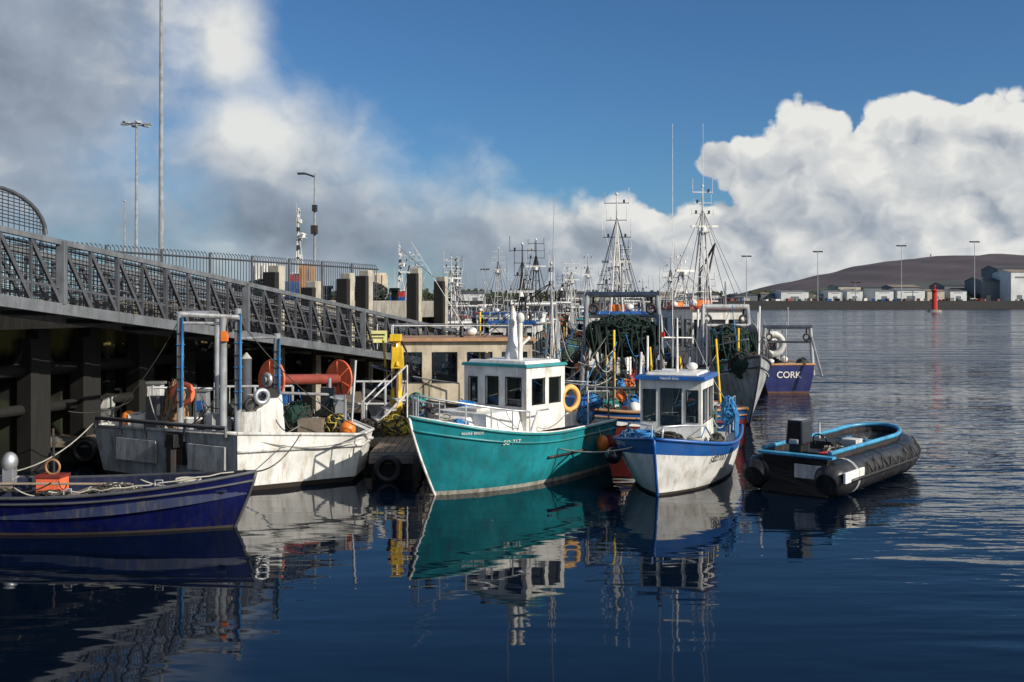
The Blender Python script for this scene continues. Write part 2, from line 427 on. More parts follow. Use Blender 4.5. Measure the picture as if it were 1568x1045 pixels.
# ------------------------------------------------------------------ water
def water():
    P=Part('water'); m=bpy.data.materials.new('harbour_water'); m.use_nodes=True
    n=m.node_tree.nodes; l=m.node_tree.links; b=n['Principled BSDF']
    b.inputs['Base Color'].default_value=(.0010,.0042,.012,1); b.inputs['IOR'].default_value=1.33
    tc=n.new('ShaderNodeTexCoord')
    def nz(scl,det,sc,dist=0,rot=.12):
        mp=n.new('ShaderNodeMapping'); mp.inputs['Scale'].default_value=scl; mp.inputs['Rotation'].default_value=(0,0,rot); l.new(tc.outputs['Object'],mp.inputs[0])
        q=n.new('ShaderNodeTexNoise'); q.noise_dimensions='2D'; q.inputs['Scale'].default_value=sc; q.inputs['Detail'].default_value=det; q.inputs['Distortion'].default_value=dist; l.new(mp.outputs[0],q.inputs['Vector']); return q.outputs['Fac']
    def ma(op,a,b_):
        q=n.new('ShaderNodeMath'); q.operation=op
        for i,x in enumerate((a,b_)):
            if isinstance(x,(int,float)): q.inputs[i].default_value=x
            else: l.new(x,q.inputs[i])
        return q.outputs[0]
    def mrr(v_,a,b_,c,d):
        q=n.new('ShaderNodeMapRange'); q.interpolation_type='SMOOTHSTEP'; l.new(v_,q.inputs[0])
        for i,x in enumerate((a,b_,c,d)): q.inputs[i+1].default_value=x
        return q.outputs[0]
    s=n.new('ShaderNodeSeparateXYZ'); l.new(tc.outputs['Object'],s.inputs[0])
    patch=nz((.5,1,1),2,.12)
    reg=ma('MAXIMUM',mrr(s.outputs[0],2.5,12,0,1),mrr(s.outputs[1],26,60,0,1))
    reg=ma('MULTIPLY',reg,mrr(patch,.35,.6,.45,1))
    farr=mrr(s.outputs[1],22,60,0,1); farr2=mrr(s.outputs[1],60,300,0,1)
    band=mrr(nz((.15,1,1),3,.09,0,.03),.40,.60,.35,1)
    calm=ma('MULTIPLY',nz((.30,1,1),2,.9,.3),ma('ADD',ma('MULTIPLY',reg,.12),.012))
    mid=ma('MULTIPLY',nz((.30,1,1),2,2.4),ma('ADD',ma('MULTIPLY',reg,.075),.0026))
    fine=ma('MULTIPLY',nz((.5,1,1),2,7.0,0,-.2),ma('ADD',ma('MULTIPLY',reg,.012),.0003))
    big=ma('MULTIPLY',nz((.22,1,1),3,.55,0,.05),ma('MULTIPLY',ma('MULTIPLY',farr,band),.55))
    big2=ma('MULTIPLY',nz((.18,1,1),3,.10,0,-.04),ma('MULTIPLY',ma('MULTIPLY',farr2,band),2.6))
    hgt=ma('ADD',ma('ADD',ma('ADD',calm,mid),fine),ma('ADD',big,big2))
    l.new(ma('ADD',ma('MULTIPLY',ma('MULTIPLY',farr,band),.14),.03),b.inputs['Roughness'])
    bp=n.new('ShaderNodeBump'); bp.inputs['Strength'].default_value=1; bp.inputs['Distance'].default_value=1.0; l.new(hgt,bp.inputs['Height']); l.new(bp.outputs[0],b.inputs['Normal'])
    P.face([(-3000,-60,0),(9000,-60,0),(9000,9000,0),(-3000,9000,0)],m)
    fin(P)
water()

# ------------------------------------------------------------------ gangway
gd=Vector((.3487,.9372,0)).normalized(); gn=Vector((-gd.y,gd.x,0)); g0=Vector((-9.3,18,0))
def gp(s,w_,dz): 
    p=g0+gd*s+gn*w_; p.z=4.96-.1165*s+dz; return p
G=Obj('gangway_bridge',(-9.3,18,3.6),world=True)
H=1.3
def bar(P,a,b,tw,th,M_):
    a=Vector(a);b=Vector(b);d=b-a;c=(a+b)/2
    q=d.to_track_quat('X','Z'); hx=d.length/2
    vs=[]
    for x in (-1,1):
        for y_,z_ in ((-1,-1),(1,-1),(1,1),(-1,1)):
            vs.append(P.bm.verts.new(c+q@Vector((x*hx,y_*tw/2,z_*th/2))))
    for f in ((0,3,2,1),(4,5,6,7),(0,1,5,4),(1,2,6,5),(2,3,7,6),(3,0,4,7)): P.bm.faces.new([vs[i] for i in f]).material_index=P.mi(M_)
chord=pmat('gangway_chord_steel',(.17,.185,.205),.5,.3,grime=(.09,.08,.07),gam=.5)
for w_,nm in ((0,'near_truss'),(1.7,'far_truss')):
    P=G.part(nm,.006); s0,s1=-12,22.2; step=1.5; k=int((s1-s0)/step)
    bar(P,gp(s0,w_,0),gp(s1,w_,0),.10,.11,chord); bar(P,gp(s0,w_,-H),gp(s1,w_,-H),.14,.22,chord); bar(P,gp(s0,w_,-H+.42),gp(s1,w_,-H+.42),.04,.05,galvd)
    for i in range(k+1):
        s=s0+i*step
        big=(i%4==1)
        bar(P,gp(s,w_,.03 if big else -.05),gp(s,w_,-H+.1),.09 if not big else .15,.08 if not big else .17,galvd if not big else chord)
        if i<k:
            bar(P,gp(s+.03,w_,-.06),gp(s+step*.5,w_,-H+.11),.06,.075,galvd)
            bar(P,gp(s+step*.5,w_-.003,-.06),gp(s+step-.03,w_-.003,-H+.11),.06,.075,galvd)
            bar(P,gp(s+step*.5,w_+.004,-.05),gp(s+step*.5,w_+.004,-H+.10),.05,.06,galvd)
    P=G.part(nm+'_mesh')
    for j in range(13):
        z=-.10-j*.085
        P.cyl(gp(s0,w_+.05,z),gp(s1,w_+.05,z),.009,meshm,n=3)
    nv=int((s1-s0)/.10)
    for j in range(nv):
        P.cyl(gp(s0+j*.10,w_+.05,-.08),gp(s0+j*.10,w_+.05,-H+.1),.008,meshm,n=3)
    inn=.14 if w_==0 else -.14
    P.cyl(gp(s0,w_+inn,-.12),gp(s1,w_+inn,-.12),.022,galv); P.cyl(gp(s0,w_+inn,-.5),gp(s1,w_+inn,-.5),.018,galv)
P=G.part('deck')
P.face([gp(-12,.08,-H+.12),gp(22.2,.08,-H+.12),gp(22.2,1.62,-H+.12),gp(-12,1.62,-H+.12)],grey)
for i in range(21): P.cyl(gp(-12+i*1.7,0,-H-.06),gp(-12+i*1.7,1.7,-H-.06),.05,galvd)
P=G.part('arched_guard')
gc=.15
for a in (.05,1.65):
    arc=[gp(gc+1.0*math.cos(t),a,.10+.66*math.sin(t)) for t in [math.pi*i/14 for i in range(15)]]
    P.path(arc,.04,galvd)
    for i in range(1,24):
        b_=gp(gc+1.0*math.cos(math.pi*i/24),a,.05); q=gp(gc+1.0*math.cos(math.pi*i/24),a,.10+.66*math.sin(math.pi*i/24)); P.cyl(b_,q,.009,meshm,n=4)
    for j in range(1,10):
        z=.10+.66*j/10.; x=math.sqrt(max(0,1-(j/10.)**2)); P.cyl(gp(gc-x,a,z),gp(gc+x,a,z),.009,meshm,n=4)
G.done()
S=Obj('gangway_sign',gp(14.2,-.12,-.75),head=(1,.1)); P=S.part('panel',.004)
P.box((0,0,0),(.62,.02,.38),signm); P.box((0,-.012,.06),(.48,.004,.05),black); P.box((0,-.012,-.04),(.40,.004,.04),black); P.box((-.2,-.012,-.11),(.1,.004,.06),red)
P.cyl((0,.03,-.4),(0,.03,.4),.02,galv); S.done()

# ------------------------------------------------------------------ quay
def qp(s,out,z):
    p=Vector((-11.6,18.9,0))+gd*s-gn*out; p.z=z; return p
send=23.9
def quaymat():
    m=bpy.data.materials.new('sheet_piling_painted_shade'); m.use_nodes=True
    n=m.node_tree.nodes; l=m.node_tree.links; b=n['Principled BSDF']; b.inputs['Roughness'].default_value=.85
    tc=n.new('ShaderNodeNewGeometry'); s=n.new('ShaderNodeSeparateXYZ'); l.new(tc.outputs['Position'],s.inputs[0])
    q=n.new('ShaderNodeTexNoise'); q.inputs['Scale'].default_value=1.8; q.inputs['Detail'].default_value=6; l.new(tc.outputs['Position'],q.inputs['Vector'])
    a=n.new('ShaderNodeMath'); a.operation='MULTIPLY_ADD'; l.new(q.outputs[0],a.inputs[0]); a.inputs[1].default_value=.7; 
    sb=n.new('ShaderNodeMath'); sb.operation='SUBTRACT'; l.new(s.outputs[2],sb.inputs[0]); sb.inputs[1].default_value=.35; l.new(sb.outputs[0],a.inputs[2])
    dv=n.new('ShaderNodeMath'); dv.operation='DIVIDE'; l.new(a.outputs[0],dv.inputs[0]); dv.inputs[1].default_value=4
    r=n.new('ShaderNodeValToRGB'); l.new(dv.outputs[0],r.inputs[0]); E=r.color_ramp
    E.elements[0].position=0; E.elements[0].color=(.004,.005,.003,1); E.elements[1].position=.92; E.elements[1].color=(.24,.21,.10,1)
    for p_,c in ((.20,(.012,.015,.006,1)),(.31,(.022,.028,.008,1)),(.37,(.003,.003,.003,1)),(.60,(.003,.003,.003,1)),(.65,(.15,.135,.04,1))):  # near-black middle and darkened low olive put shade of the void into colour
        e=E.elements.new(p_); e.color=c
    l.new(r.outputs[0],b.inputs['Base Color'])
    return m
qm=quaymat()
Q=Obj('quay',(-11.6,18.9,3.7),world=True)
P=Q.part('sheet_pile_wall')
pts=[]; s=-30
while s<send:
    pts+= [(s,-.5),(s+.28,-.5),(s+.36,-.28),(s+.64,-.28)]; s+=.72
for (a,b_) in zip(pts[:-1],pts[1:]):
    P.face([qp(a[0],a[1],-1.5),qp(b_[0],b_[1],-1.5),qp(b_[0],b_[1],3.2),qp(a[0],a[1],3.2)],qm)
P=Q.part('deck_slab',.02)
c0=qp(-30,.45,0);c1=qp(send,.45,0);c2=c1+Vector((-.93,.36,0))*70; c3=c0+gn*70
P.prism([(c[0],c[1]) for c in (c0,c1,c2,c3)],3.05,3.7,conc,concl)
P=Q.part('end_wall')
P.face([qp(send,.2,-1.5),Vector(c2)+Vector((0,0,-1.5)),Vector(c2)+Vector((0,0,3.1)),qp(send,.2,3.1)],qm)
P=Q.part('fender_piles',.02)
for Yq,zt in ((20.2,3.04),(21.8,3.04),(23.2,3.04),(24.9,3.04),(26.4,3.04),(29.7,4.72),(31.6,4.3),(33.6,4.62),(34.8,4.75),(38.5,4.95),(40.8,4.7)):
    sq=(Yq-18.9)/gd.y; o_=.66 if zt>3.1 else .2
    a_=math.atan2(gd.y,gd.x); c=qp(sq,o_,(zt-1.5)/2)
    P.box(c,(.34,.36,zt+1.5),concl if zt>3.1 else blk,rz=a_); c=qp(sq-.29,o_,(zt-1.7)/2); P.box(c,(.22,.42,zt+1.3),blk,rz=a_)
P=Q.part('brackets',.01)
for i in range(-16,14):
    s=i*1.7+.8
    P.cyl(qp(s,.1,2.2),qp(s+.55,.1,3.04),.07,blk); P.cyl(qp(s+1.1,.1,2.2),qp(s+.55,.1,3.04),.07,blk)
P.cyl(qp(-30,.12,2.15),qp(send,.12,2.15),.14,blk); P.cyl(qp(-30,.12,1.3),qp(send,.12,1.3),.12,blk)
P=Q.part('bollards')
for s in (6,11,16,21): 
    c=qp(s,-.3,3.7); P.cyl(c,c+Vector((0,0,.4)),.14,dark,n=12); P.cyl(c+Vector((0,0,.4)),c+Vector((0,0,.5)),.2,dark,n=12)
Q.done()
C=Obj('quay_foundation_block',(-12.2,23,0)); P=C.part('block',.03); P.box((0,0,.5),(1.3,.8,1.9),concl); P.box((.95,.1,.6),(.24,.3,2.2),cream); P.box((1.4,.3,1.3),(.3,.3,3.5),blk); C.done()
C=Obj('access_ladder',qp(9,.5,0)); P=C.part('ladder'); 
for d_ in (-.2,.2): P.cyl((gd.x*d_,gd.y*d_,-.5),(gd.x*d_,gd.y*d_,4.4),.025,galv)
for i in range(15): P.cyl((-gd.x*.2,-gd.y*.2,-.3+i*.3),(gd.x*.2,gd.y*.2,-.3+i*.3),.015,galv)
C.done()
F_=Obj('quay_railing',qp(0,0,3.7),world=True); P=F_.part('rails_and_bars')
for z in (3.85,4.85): P.cyl(qp(-30,.05,z),qp(19,.05,z),.025,galvd)
s=-30
i=0
while s<19:
    big=i%14==0
    if big: P.cyl(qp(s,.05,3.7),qp(s,.05,5.0),.04,galvd)
    else:
        P.path([qp(s,.05,3.75),qp(s,.05,4.95),qp(s,-.03,5.02)],.014,galvd,4)
    s+=.14; i+=1
F_.done()

# ------------------------------------------------------------------ things on the quay
def lamp_mast(name,x,y,z0,h,r,kind):
    O=Obj(name,(x,y,z0)); P=O.part('pole',0); P.cyl((0,0,0),(0,0,h),r,galv,r*.45,n=10); P.cyl((0,0,0),(0,0,.5),r*1.5,galv,n=10)
    q=O.part('head',.01)
    if kind=='ring':
        q.torus((0,0,h-.1),.55,.05,galv,n=16,k=6)
        for i in range(6):
            a=i*math.pi/3; q.cyl((0,0,h-.05),(math.cos(a)*.7,math.sin(a)*.7,h-.08),.03,galv,n=5)
            q.box((math.cos(a)*.95,math.sin(a)*.95,h-.1),(.55,.34,.14),galv,rz=a)
        q.ball((0,0,h+.1),.16,galv,n=8)
    elif kind=='tee':
        q.cyl((-2.6,0,h),(2.6,0,h),.16,dark,n=6)
        for sx_ in (-1,-.4,.4,1): q.box((sx_*2.4,-.1,h-.3),(1.2,1.2,.55),dark,rx=.4)
    elif kind=='arm':
        q.cyl((0,0,h-.15),(-.5,0,h+.02),.04,dark); q.box((-.62,0,h),(.35,.16,.09),dark); q.box((0,0,h-1.6),(.22,.22,.3),dark); q.box((.0,-.1,h-2.6),(.3,.2,.4),dark)
    elif kind=='plain': q.ball((0,0,h+.03),r,galv,n=8)
    O.done()
lamp_mast('flagpole',(247-784)*46/1524,46,3.7,17.5,.13,'plain')
lamp_mast('street_lamp',(209-784)*80/1524,80,3.7,14.4,.16,'ring')
lamp_mast('street_lamp',(191-784)*75/1524,75,3.7,7.6,.09,'plain')
lamp_mast('cctv_mast',(482-784)*46/1524,46,3.7,5.9,.08,'arm')
def small_mast(x,y,z0,h,col=white2):
    O=Obj('ship_mast',(x,y,z0)); P=O.part('mast'); mastA(P,0,0,h,col,spread=.35,ants=4)
    for k in range(5):
        P.cyl((0,-.3-k*.02,h*(.35+.12*k)),(0,.3+k*.05,h*(.35+.12*k)),.03,dark,n=5)
        P.box((.05,.25*(-1)**k,h*(.37+.12*k)),(.14,.16,.2),dark if k%2 else white)
    P2=O.part('base',.02); P2.box((0,0,-.6),(1.1,1.3,1.4),blue); P2.box((0,0,.25),(.7,.9,.35),red); P2.box((0,0,.5),(.9,1.0,.06),white); O.done()
small_mast((457-784)*50/1524,50,4.6,3.7)
small_mast((612-784)*62/1524,62,3.9,3.2)
def container(x,y,col,sx_,sy_,sz_,rz=.2,nm='storage_container'):
    O=Obj(nm,(x,y,3.7),head=(math.cos(rz),math.sin(rz))); P=O.part('body',.02); P.box((0,0,sz_/2),(sx_,sy_,sz_),col)
    n_=int(sx_/.25)
    for i in range(n_): 
        P.box((-sx_/2+.12+i*sx_/n_,-sy_/2-.02,sz_/2),(.10,.05,sz_*.88),col)
    P.box((sx_/2+.02,0,sz_/2),(.05,sy_*.9,sz_*.9),col); P.cyl((sx_/2+.06,.2,.1),(sx_/2+.06,.2,sz_-.1),.02,galv); P.cyl((sx_/2+.06,-.2,.1),(sx_/2+.06,-.2,sz_-.1),.02,galv); O.done()
container((560-784)*44/1524,44,orangeb,.9,.9,.85)
container((577-784)*46/1524,46,cream,.8,.8,1.3)
container((405-784)*40/1524,40,cratew,.9,.8,1.5)
container((470-784)*42/1524,42,tan,.6,.6,1.5)
def skip_pile(x,y,m):
    O=Obj('fishing_net_pile',(x,y,3.75)); P=O.part('net'); P.net((0,0,.25),(.8,.6,.5),m,roped,50,.02); O.done()
skip_pile(-9.6,38,netg); skip_pile(-6.2,43.5,netd)

# ------------------------------------------------------------------ pontoons
PO=Obj('floating_pontoon',(-6,24,0),world=True); 
def ponton(O,x0,x1,y0,y1):
    P=O.part('deck',.015); P.box(((x0+x1)/2,(y0+y1)/2,.47),(x1-x0,y1-y0,.16),grey)
    P.box(((x0+x1)/2,(y0+y1)/2,.10),(x1-x0-.1,y1-y0-.1,.56),blk)
    Q_=O.part('planking')
    n_=int((x1-x0)/.15)
    for i in range(n_):
        xx=x0+.075+i*(x1-x0)/n_
        Q_.box((xx,(y0+y1)/2,.565),(.13,y1-y0-.1,.02),wood)
    P.box(((x0+x1)/2,y0-.03,.42),(x1-x0,.06,.14),wood); P.box(((x0+x1)/2,y1+.03,.42),(x1-x0,.06,.14),wood)
ponton(PO,-15,-1.7,22.5,25.0); ponton(PO,-2.9,-1.98,20.2,22.49)
P=PO.part('cleats_and_tyres')
for x in (-13,-10.5,-8,-5,-3):
    P.box((x,22.62,.62),(.3,.06,.05),dark); P.box((x,22.62,.59),(.08,.08,.06),dark)
for x in (-12,-9.6,-7): P.torus((x,22.36,.3),.22,.08,black,axis=(0,1,0),n=16)
for x,y in ((-2.5,20.1),): P.torus((x,y,.25),.22,.08,black,axis=(0,1,0),n=16)
PO.done()
PO=Obj('floating_pontoon',(-3,36,0),world=True); ponton(PO,-5.6,-2.0,29.5,42); PO.done()
def pile(x,y,h,r=.16,m=None):
    O=Obj('mooring_pile',(x,y,0)); P=O.part('pile'); P.cyl((0,0,-1.5),(0,0,h),r,m or galvd,n=14); P.cyl((0,0,h),(0,0,h+.15),r*1.05,white2,.02,n=14); P.box((0,-.02,.5),(r*3,r*3,.12),galvd); O.done()
def pedestal(x,y,h,m=cratew):
    O=Obj('service_pedestal',(x,y,.57)); P=O.part('body',.02); P.box((0,0,h/2),(.34,.3,h),m,top=.9); P.box((0,0,h+.03),(.4,.36,.06),grey); P.box((0,-.155,h*.65),(.2,.02,.25),blue); P.box((0,-.16,h*.35),(.08,.03,.08),red); O.done()
pedestal(-8.3,23.2,1.15); pedestal(-7.35,23.6,.95,galv)
pile(-6.75,25.3,2.2,.13); pile(-9.3,25.3,1.4,.1,white2)
D=Obj('net_drum',(-4.8,23,0.57),world=True)
P=D.part('drum',.006); a=Vector((-5.35,22.15,1.9)); b_=Vector((-4.12,23.7,1.80)); dn=(b_-a).normalized()
for q in (a,b_):
    P.cyl(q-dn*.02,q+dn*.02,.44,orange,n=36); P.torus(q,.44,.025,orange,axis=dn,n=36,k=6)
    P.cyl(q-dn*.06,q+dn*.06,.11,dark,n=16)
    for i in range(6):
        v1=dn.orthogonal().normalized(); v1=Matrix.Rotation(i*math.pi/3,3,dn)@v1
        P.cyl(q-dn*.03+v1*.1,q-dn*.03+v1*.42,.016,orange,n=5)
P.cyl(a,b_,.12,pmat('drum_red',(.26,.05,.035),.6,grime=RUST,gam=.5),n=16)
P.torus(a-dn*.12,.12,.05,alu,axis=dn,n=14); P.cyl(a-dn*.22,a,.07,alu,n=12)
P=D.part('stand',.006)
for q in (a,b_):
    for sg in (-1,1):
        o_=Vector((-dn.y,dn.x,0))*sg*.42; P.cyl(q+o_+Vector((0,0,.57-q.z)),q-dn*.0+o_*.1-Vector((0,0,.02)),.045,galvd)
P.box((a+b_)/2+Vector((0,0,-1.2)),(2.0,.8,.08),dark,rz=math.atan2(dn.y,dn.x))
D.done()
def frame(name,x0,y0,x1,y1,z0,h,m,n=2):
    O=Obj(name,((x0+x1)/2,(y0+y1)/2,z0),world=True); P=O.part('frame')
    for k in range(n+1):
        f=k/n; P.cyl((x0+(x1-x0)*f,y0+(y1-y0)*f,z0),(x0+(x1-x0)*f,y0+(y1-y0)*f,z0+h),.035,m)
    for z in (h,h*.5): P.cyl((x0,y0,z0+z),(x1,y1,z0+z),.03,m)
    O.done()
frame('pontoon_guard_rail',-7.2,24.3,-5.4,24.5,.57,1.0,galv); frame('pontoon_guard_rail',-4.2,24.6,-2.6,24.6,.57,1.1,galv,3); frame('pontoon_guard_rail',-13.5,24.7,-9.7,24.7,.57,.9,galv,4)
O=Obj('boarding_steps',(-3.35,23.2,.57),head=(1,.3)); P=O.part('steps',.01)
for i in range(4): P.box((i*.24,0,.12+.22*i),(.26,.7,.04),white2); 
for sg in (-.36,.36):
    P.cyl((-.1,sg,0),(.85,sg,.95),.03,white2); P.cyl((-.1,sg,.7),(.85,sg,1.6),.02,white2); P.cyl((-.1,sg,0),(-.1,sg,.7),.02,white2); P.cyl((.85,sg,0),(.85,sg,1.6),.02,white2)
O.done()
def ropepile(x,y,z,m,r=.3,h=.25):
    O=Obj('rope_pile',(x,y,z)); P=O.part('rope'); P.net((0,0,h*.4),(r,r*.8,h),m,roped,60,.016); O.done()
ropepile(-2.7,22.9,.6,ropey,.36,.3); ropepile(-3.3,22.7,.6,roped,.3,.25); ropepile(-8.9,23.4,.58,roped,.4,.3); ropepile(-6.4,23.0,.58,netg,.5,.5); ropepile(-7.85,23.3,.6,tan,.25,.8); ropepile(-11.2,23.2,.6,netg,.5,.4); ropepile(-2.3,23.4,.6,roped,.35,.5)
def crates(x,y,z,cols,n=3):
    O=Obj('fish_crate_stack',(x,y,z)); P=O.part('crates',.008)
    for i in range(n):
        m=cols[i%len(cols)]; zz=i*.27; dx=U(-.03,.03)
        P.box((dx,0,zz+.015),(.72,.46,.03),m)
        for sg in (-1,1): P.box((dx,sg*.22,zz+.13),(.74,.025,.24),m); P.box((dx+sg*.36,0,zz+.13),(.025,.44,.24),m)
        for sg in (-1,1): P.box((dx,sg*.225,zz+.25),(.8,.05,.03),m)
    O.done()
crates(-9.9,23.7,.58,[cratew,grey],3); crates(-5.9,24.6,.58,[crateb,cratew],3); crates(-10.9,24.0,.58,[orangeb],1)
O=Obj('yellow_deck_crane',(-2.75,23.7,.57)); P=O.part('crane',.01)
P.cyl((0,0,0),(0,0,.95),.14,yellow,n=14); P.box((0,0,1.55),(.2,.22,1.4),yellow,top=.85); P.box((.0,-.1,2.22),(.26,.3,.16),yellow); P.cyl((.02,-.16,.8),(.02,-.16,1.9),.045,dark); P.cyl((.02,-.16,1.3),(.02,-.16,2.1),.028,alu)
P.path([(.1,0,2.2),(.25,-.05,1.9),(.2,0,1.2),(.12,0,.7)],.015,black,5); P.path([(.12,0,2.1),(.32,-.05,1.7),(.26,0,1.0),(.14,0,.5)],.015,black,5); P.box((-.02,-.13,1.2),(.14,.06,.3),black); P.cyl((0,0,2.2),(.05,-.3,1.55),.05,yellow); P.box((.05,-.2,1.75),(.3,.2,.5),yellow,top=.8); O.done()

# ------------------------------------------------------------------ teal boat
T=Obj('teal_fishing_boat',(-1.87,18.15,0),head=(-.62,-.785))
P=T.part('hull'); pt,sh,bf=hull(P,5.6,2.35,1.02,1.02,1.52,.95,teal,boot,None,zk=-.45,wl=.08,tw=.78,bp=2.4,bulw=.12,deck=white2,inner=white,rub=teald,rubr=.03,rub2=True,cap=white)
P.path([pt(t,.55,1)+Vector((0,.012,0)) for t in (.25,.35,.45,.5)],.028,dark,6)
P.path([pt(t,sh(t)+.03,1)+Vector((0,-.02,0)) for t in [i/24 for i in range(25)]],.018,white,6)
htext(T,pt,.70,.98,1,'SO 717',.13,white)
htext(T,pt,.84,1.20,1,'MAIRE BRIDE',.075,white)
P=T.part('deckhouse',.012)
house(P,-3.75,-2.45,1.62,1.05,2.33,white,fw=[(.08,.42,.22,.82),(.36,.40,.56,.84),(.68,.40,.92,.84)],sw=[(.14,.42,.46,.82),(.58,.42,.88,.82)],bw=[(.3,.05,.7,.9)],roofm=teald,ov=.05,rt=.06)
P.box((-3.1,0,2.42),(1.2,1.5,.06),white,top=.95)
P.box((-1.9,0,1.24),(1.15,1.5,.52),white,top=.86); P.box((-1.85,0,1.53),(.5,.5,.06),white2); P.box((-1.15,0,1.3),(.5,.8,.25),white,top=.8)
P.box((-4.35,.0,1.15),(1.0,1.2,.3),white,top=.95)
P.box((-3.9,-.55,1.6),(.2,.4,1.1),white2)
P=T.part('exhaust_and_mast')
P.path([(-3.2,-.12,2.4),(-3.2,-.12,2.75),(-3.2,-.12,2.82),(-3.2,-.12,3.4),(-3.2,-.12,3.55)],[.19,.13,.10,.065,.02],white,14)
P.cyl((-3.1,.15,2.4),(-3.1,.15,3.2),.05,white); P.cyl((-3.15,-.3,2.4),(-3.15,.35,2.9),.03,white); P.ball((-3.1,.15,3.3),.09,white,sc=(1,1,1.3))
P.box((-2.7,-.45,2.52),(.18,.12,.12),dark); P.cyl((-3.6,.55,2.4),(-3.65,.62,5.8),.012,alu,.006,n=5); P.cyl((-3.6,-.55,2.4),(-3.6,-.6,4.6),.012,alu,.006,n=5)
P=T.part('rails_and_gear')
rl=[pt(t,sh(t),1)+Vector((-.05,-.06,.0)) for t in (.62,.7,.78,.86,.93,.98)]
rr_=[Vector((p.x,-p.y,p.z)) for p in rl]
hi=lambda l,h:[p+Vector((0,0,h)) for p in l]
P.path(hi(rl,.42)+hi(rr_[::-1],.42),.02,alu,6)
for p in rl[::1]+rr_[::1]: P.cyl(p,p+Vector((0,0,.42)),.015,alu,n=6)
P.path([rl[0],rl[0]+Vector((-.25,0,.42)),rl[0]+Vector((-.6,0,.42))],.02,alu)
P.torus((-3.95,.80,1.62),.24,.06,pmat('faded_lifebuoy',(.75,.42,.12),.5),axis=(.15,1,0),n=24)
P.path([(-4.4,.95,1.05),(-4.4,.95,1.75),(-5.2,.95,1.7),(-5.2,.95,1.05)],.022,galv)
P.box((-5.0,.3,1.3),(.5,.5,.5),crateb); P.net((-4.8,-.4,1.3),(.4,.35,.35),roped,netg,40); P.net((-5.2,.5,1.45),(.25,.25,.18),ropeb,roped,30); P.net((-4.6,.75,1.2),(.25,.15,.2),ropeb,roped,30)
P.cyl((-.5,0,1.45),(-.5,0,1.75),.05,dark); P.cyl((-.5,-.15,1.65),(-.5,.15,1.65),.03,dark); P.coil((-.8,.1,1.4),.15,ropew); P.net((-1.1,-.45,1.4),(.3,.2,.14),roped,ropeb,40); P.net((-.95,.35,1.32),(.2,.16,.1),ropeb,ropew,30); P.coil((-2.0,-.35,1.52),.17,ropeb)
for t in (.16,): 
    p=pt(t,.75,1); P.ball((p.x,p.y+.13,.62),.13,orangeb,sc=(1,1,1.4)); P.cyl((p.x,p.y+.1,.75),(p.x,p.y,1.05),.01,ropew,n=4)
p=pt(.06,.6,1); P.ball((p.x,p.y+.1,.55),.2,redw)
for i in range(12):
    a1=(U(-5.2,-.6),U(-.9,.9),U(1.1,1.4)); P.sag(a1,(a1[0]+U(-.9,.9),a1[1]+U(-.5,.5),U(1.2,1.6)),.12,.010,random.choice([ropew,roped,ropeb]))
T.done()

# ------------------------------------------------------------------ small blue/white boat
B2=Obj('blue_and_white_fishing_boat',(2.62,18.35,0),head=(-.35,-.94))
P=B2.part('hull'); pt,sh,bf=hull(P,5.0,2.35,.82,.80,1.10,.45,white,antif,blue,.30,zk=-.4,wl=.05,tw=.8,bp=3.2,bulw=.15,deck=white2,inner=blue,rub=blue,rubr=.035,cap=blue,rub2=False)
htext(B2,pt,.74,.62,1,'SO 715',.19,blackg); htext(B2,pt,.86,.90,-1,'SO 715',.13,white)
P=B2.part('wheelhouse',.01)
house(P,-3.0,-1.5,1.22,.66,2.08,white,fw=[(.05,.42,.26,.86),(.34,.36,.68,.88),(.76,.42,.95,.86)],sw=[(.12,.40,.46,.86),(.58,.40,.90,.86)],bw=[(.3,.05,.7,.9)],roofm=blue,ov=.10,rt=.08)
P.box((-2.25,0,2.19),(1.3,1.05,.05),white,top=.95)
text(B2.e,'Naomh Eoin',(-1.5+.107,0,2.12),(0,1,0),(1,0,0),.075,white,'name_board')
P.box((-1.05,0,.84),(.75,1.0,.24),white,top=.85)
P=B2.part('mast_and_aerials')
P.cyl((-2.2,0,2.2),(-2.2,0,3.3),.03,white,.015); P.cyl((-2.2,-.3,2.9),(-2.2,.3,2.9),.013,white); P.box((-2.2,-.3,2.96),(.08,.08,.1),red)
P.cyl((-2.8,.5,2.2),(-2.85,.5,4.6),.01,alu,.005,n=5); P.cyl((-2.8,-.5,2.2),(-2.85,-.5,4.4),.01,alu,.005,n=5); P.ball((-2.5,.25,2.3),.12,white,sc=(1,1,.7))
P.cyl((-1.9,-.3,2.25),(-1.9,-.3,2.45),.05,dark)
P=B2.part('deck_gear')
P.path([(-3.2,.85,.8),(-3.2,.85,1.5),(-4.8,.8,1.5),(-4.8,.8,.8)],.022,alu); P.path([(-3.2,-.85,.8),(-3.2,-.85,1.5),(-4.8,-.8,1.5),(-4.8,-.8,.8)],.022,alu)
for x in (-3.7,-4.2): P.cyl((x,.85,.8),(x,.85,1.5),.016,alu)
for i in range(9):
    x=U(-2.9,-3.5); P.path([(x,.98,1.5),(x+.05,1.08,U(1.1,1.3)),(x+U(-.1,.1),1.06,U(.7,1.0)),(x+U(-.1,.1),1.08,U(.5,.8))],.02,ropeb,5)
P.net((-3.1,.9,1.35),(.22,.16,.28),ropeb,bluel,50,.015); P.coil((-1.0,-.4,.98),.2,ropeb,5); P.net((-.75,.1,1.02),(.3,.3,.12),roped,black,30); P.net((-1.2,-.75,.9),(.3,.2,.2),ropeb,roped,40); P.net((-1.9,.85,.85),(.35,.14,.16),roped,black,40)
P.ball((-.9,-1.0,.62),.17,blackg); P.ball((-1.6,-1.22,.5),.15,red); P.torus((-1.2,.55,.98),.13,.03,ropew)
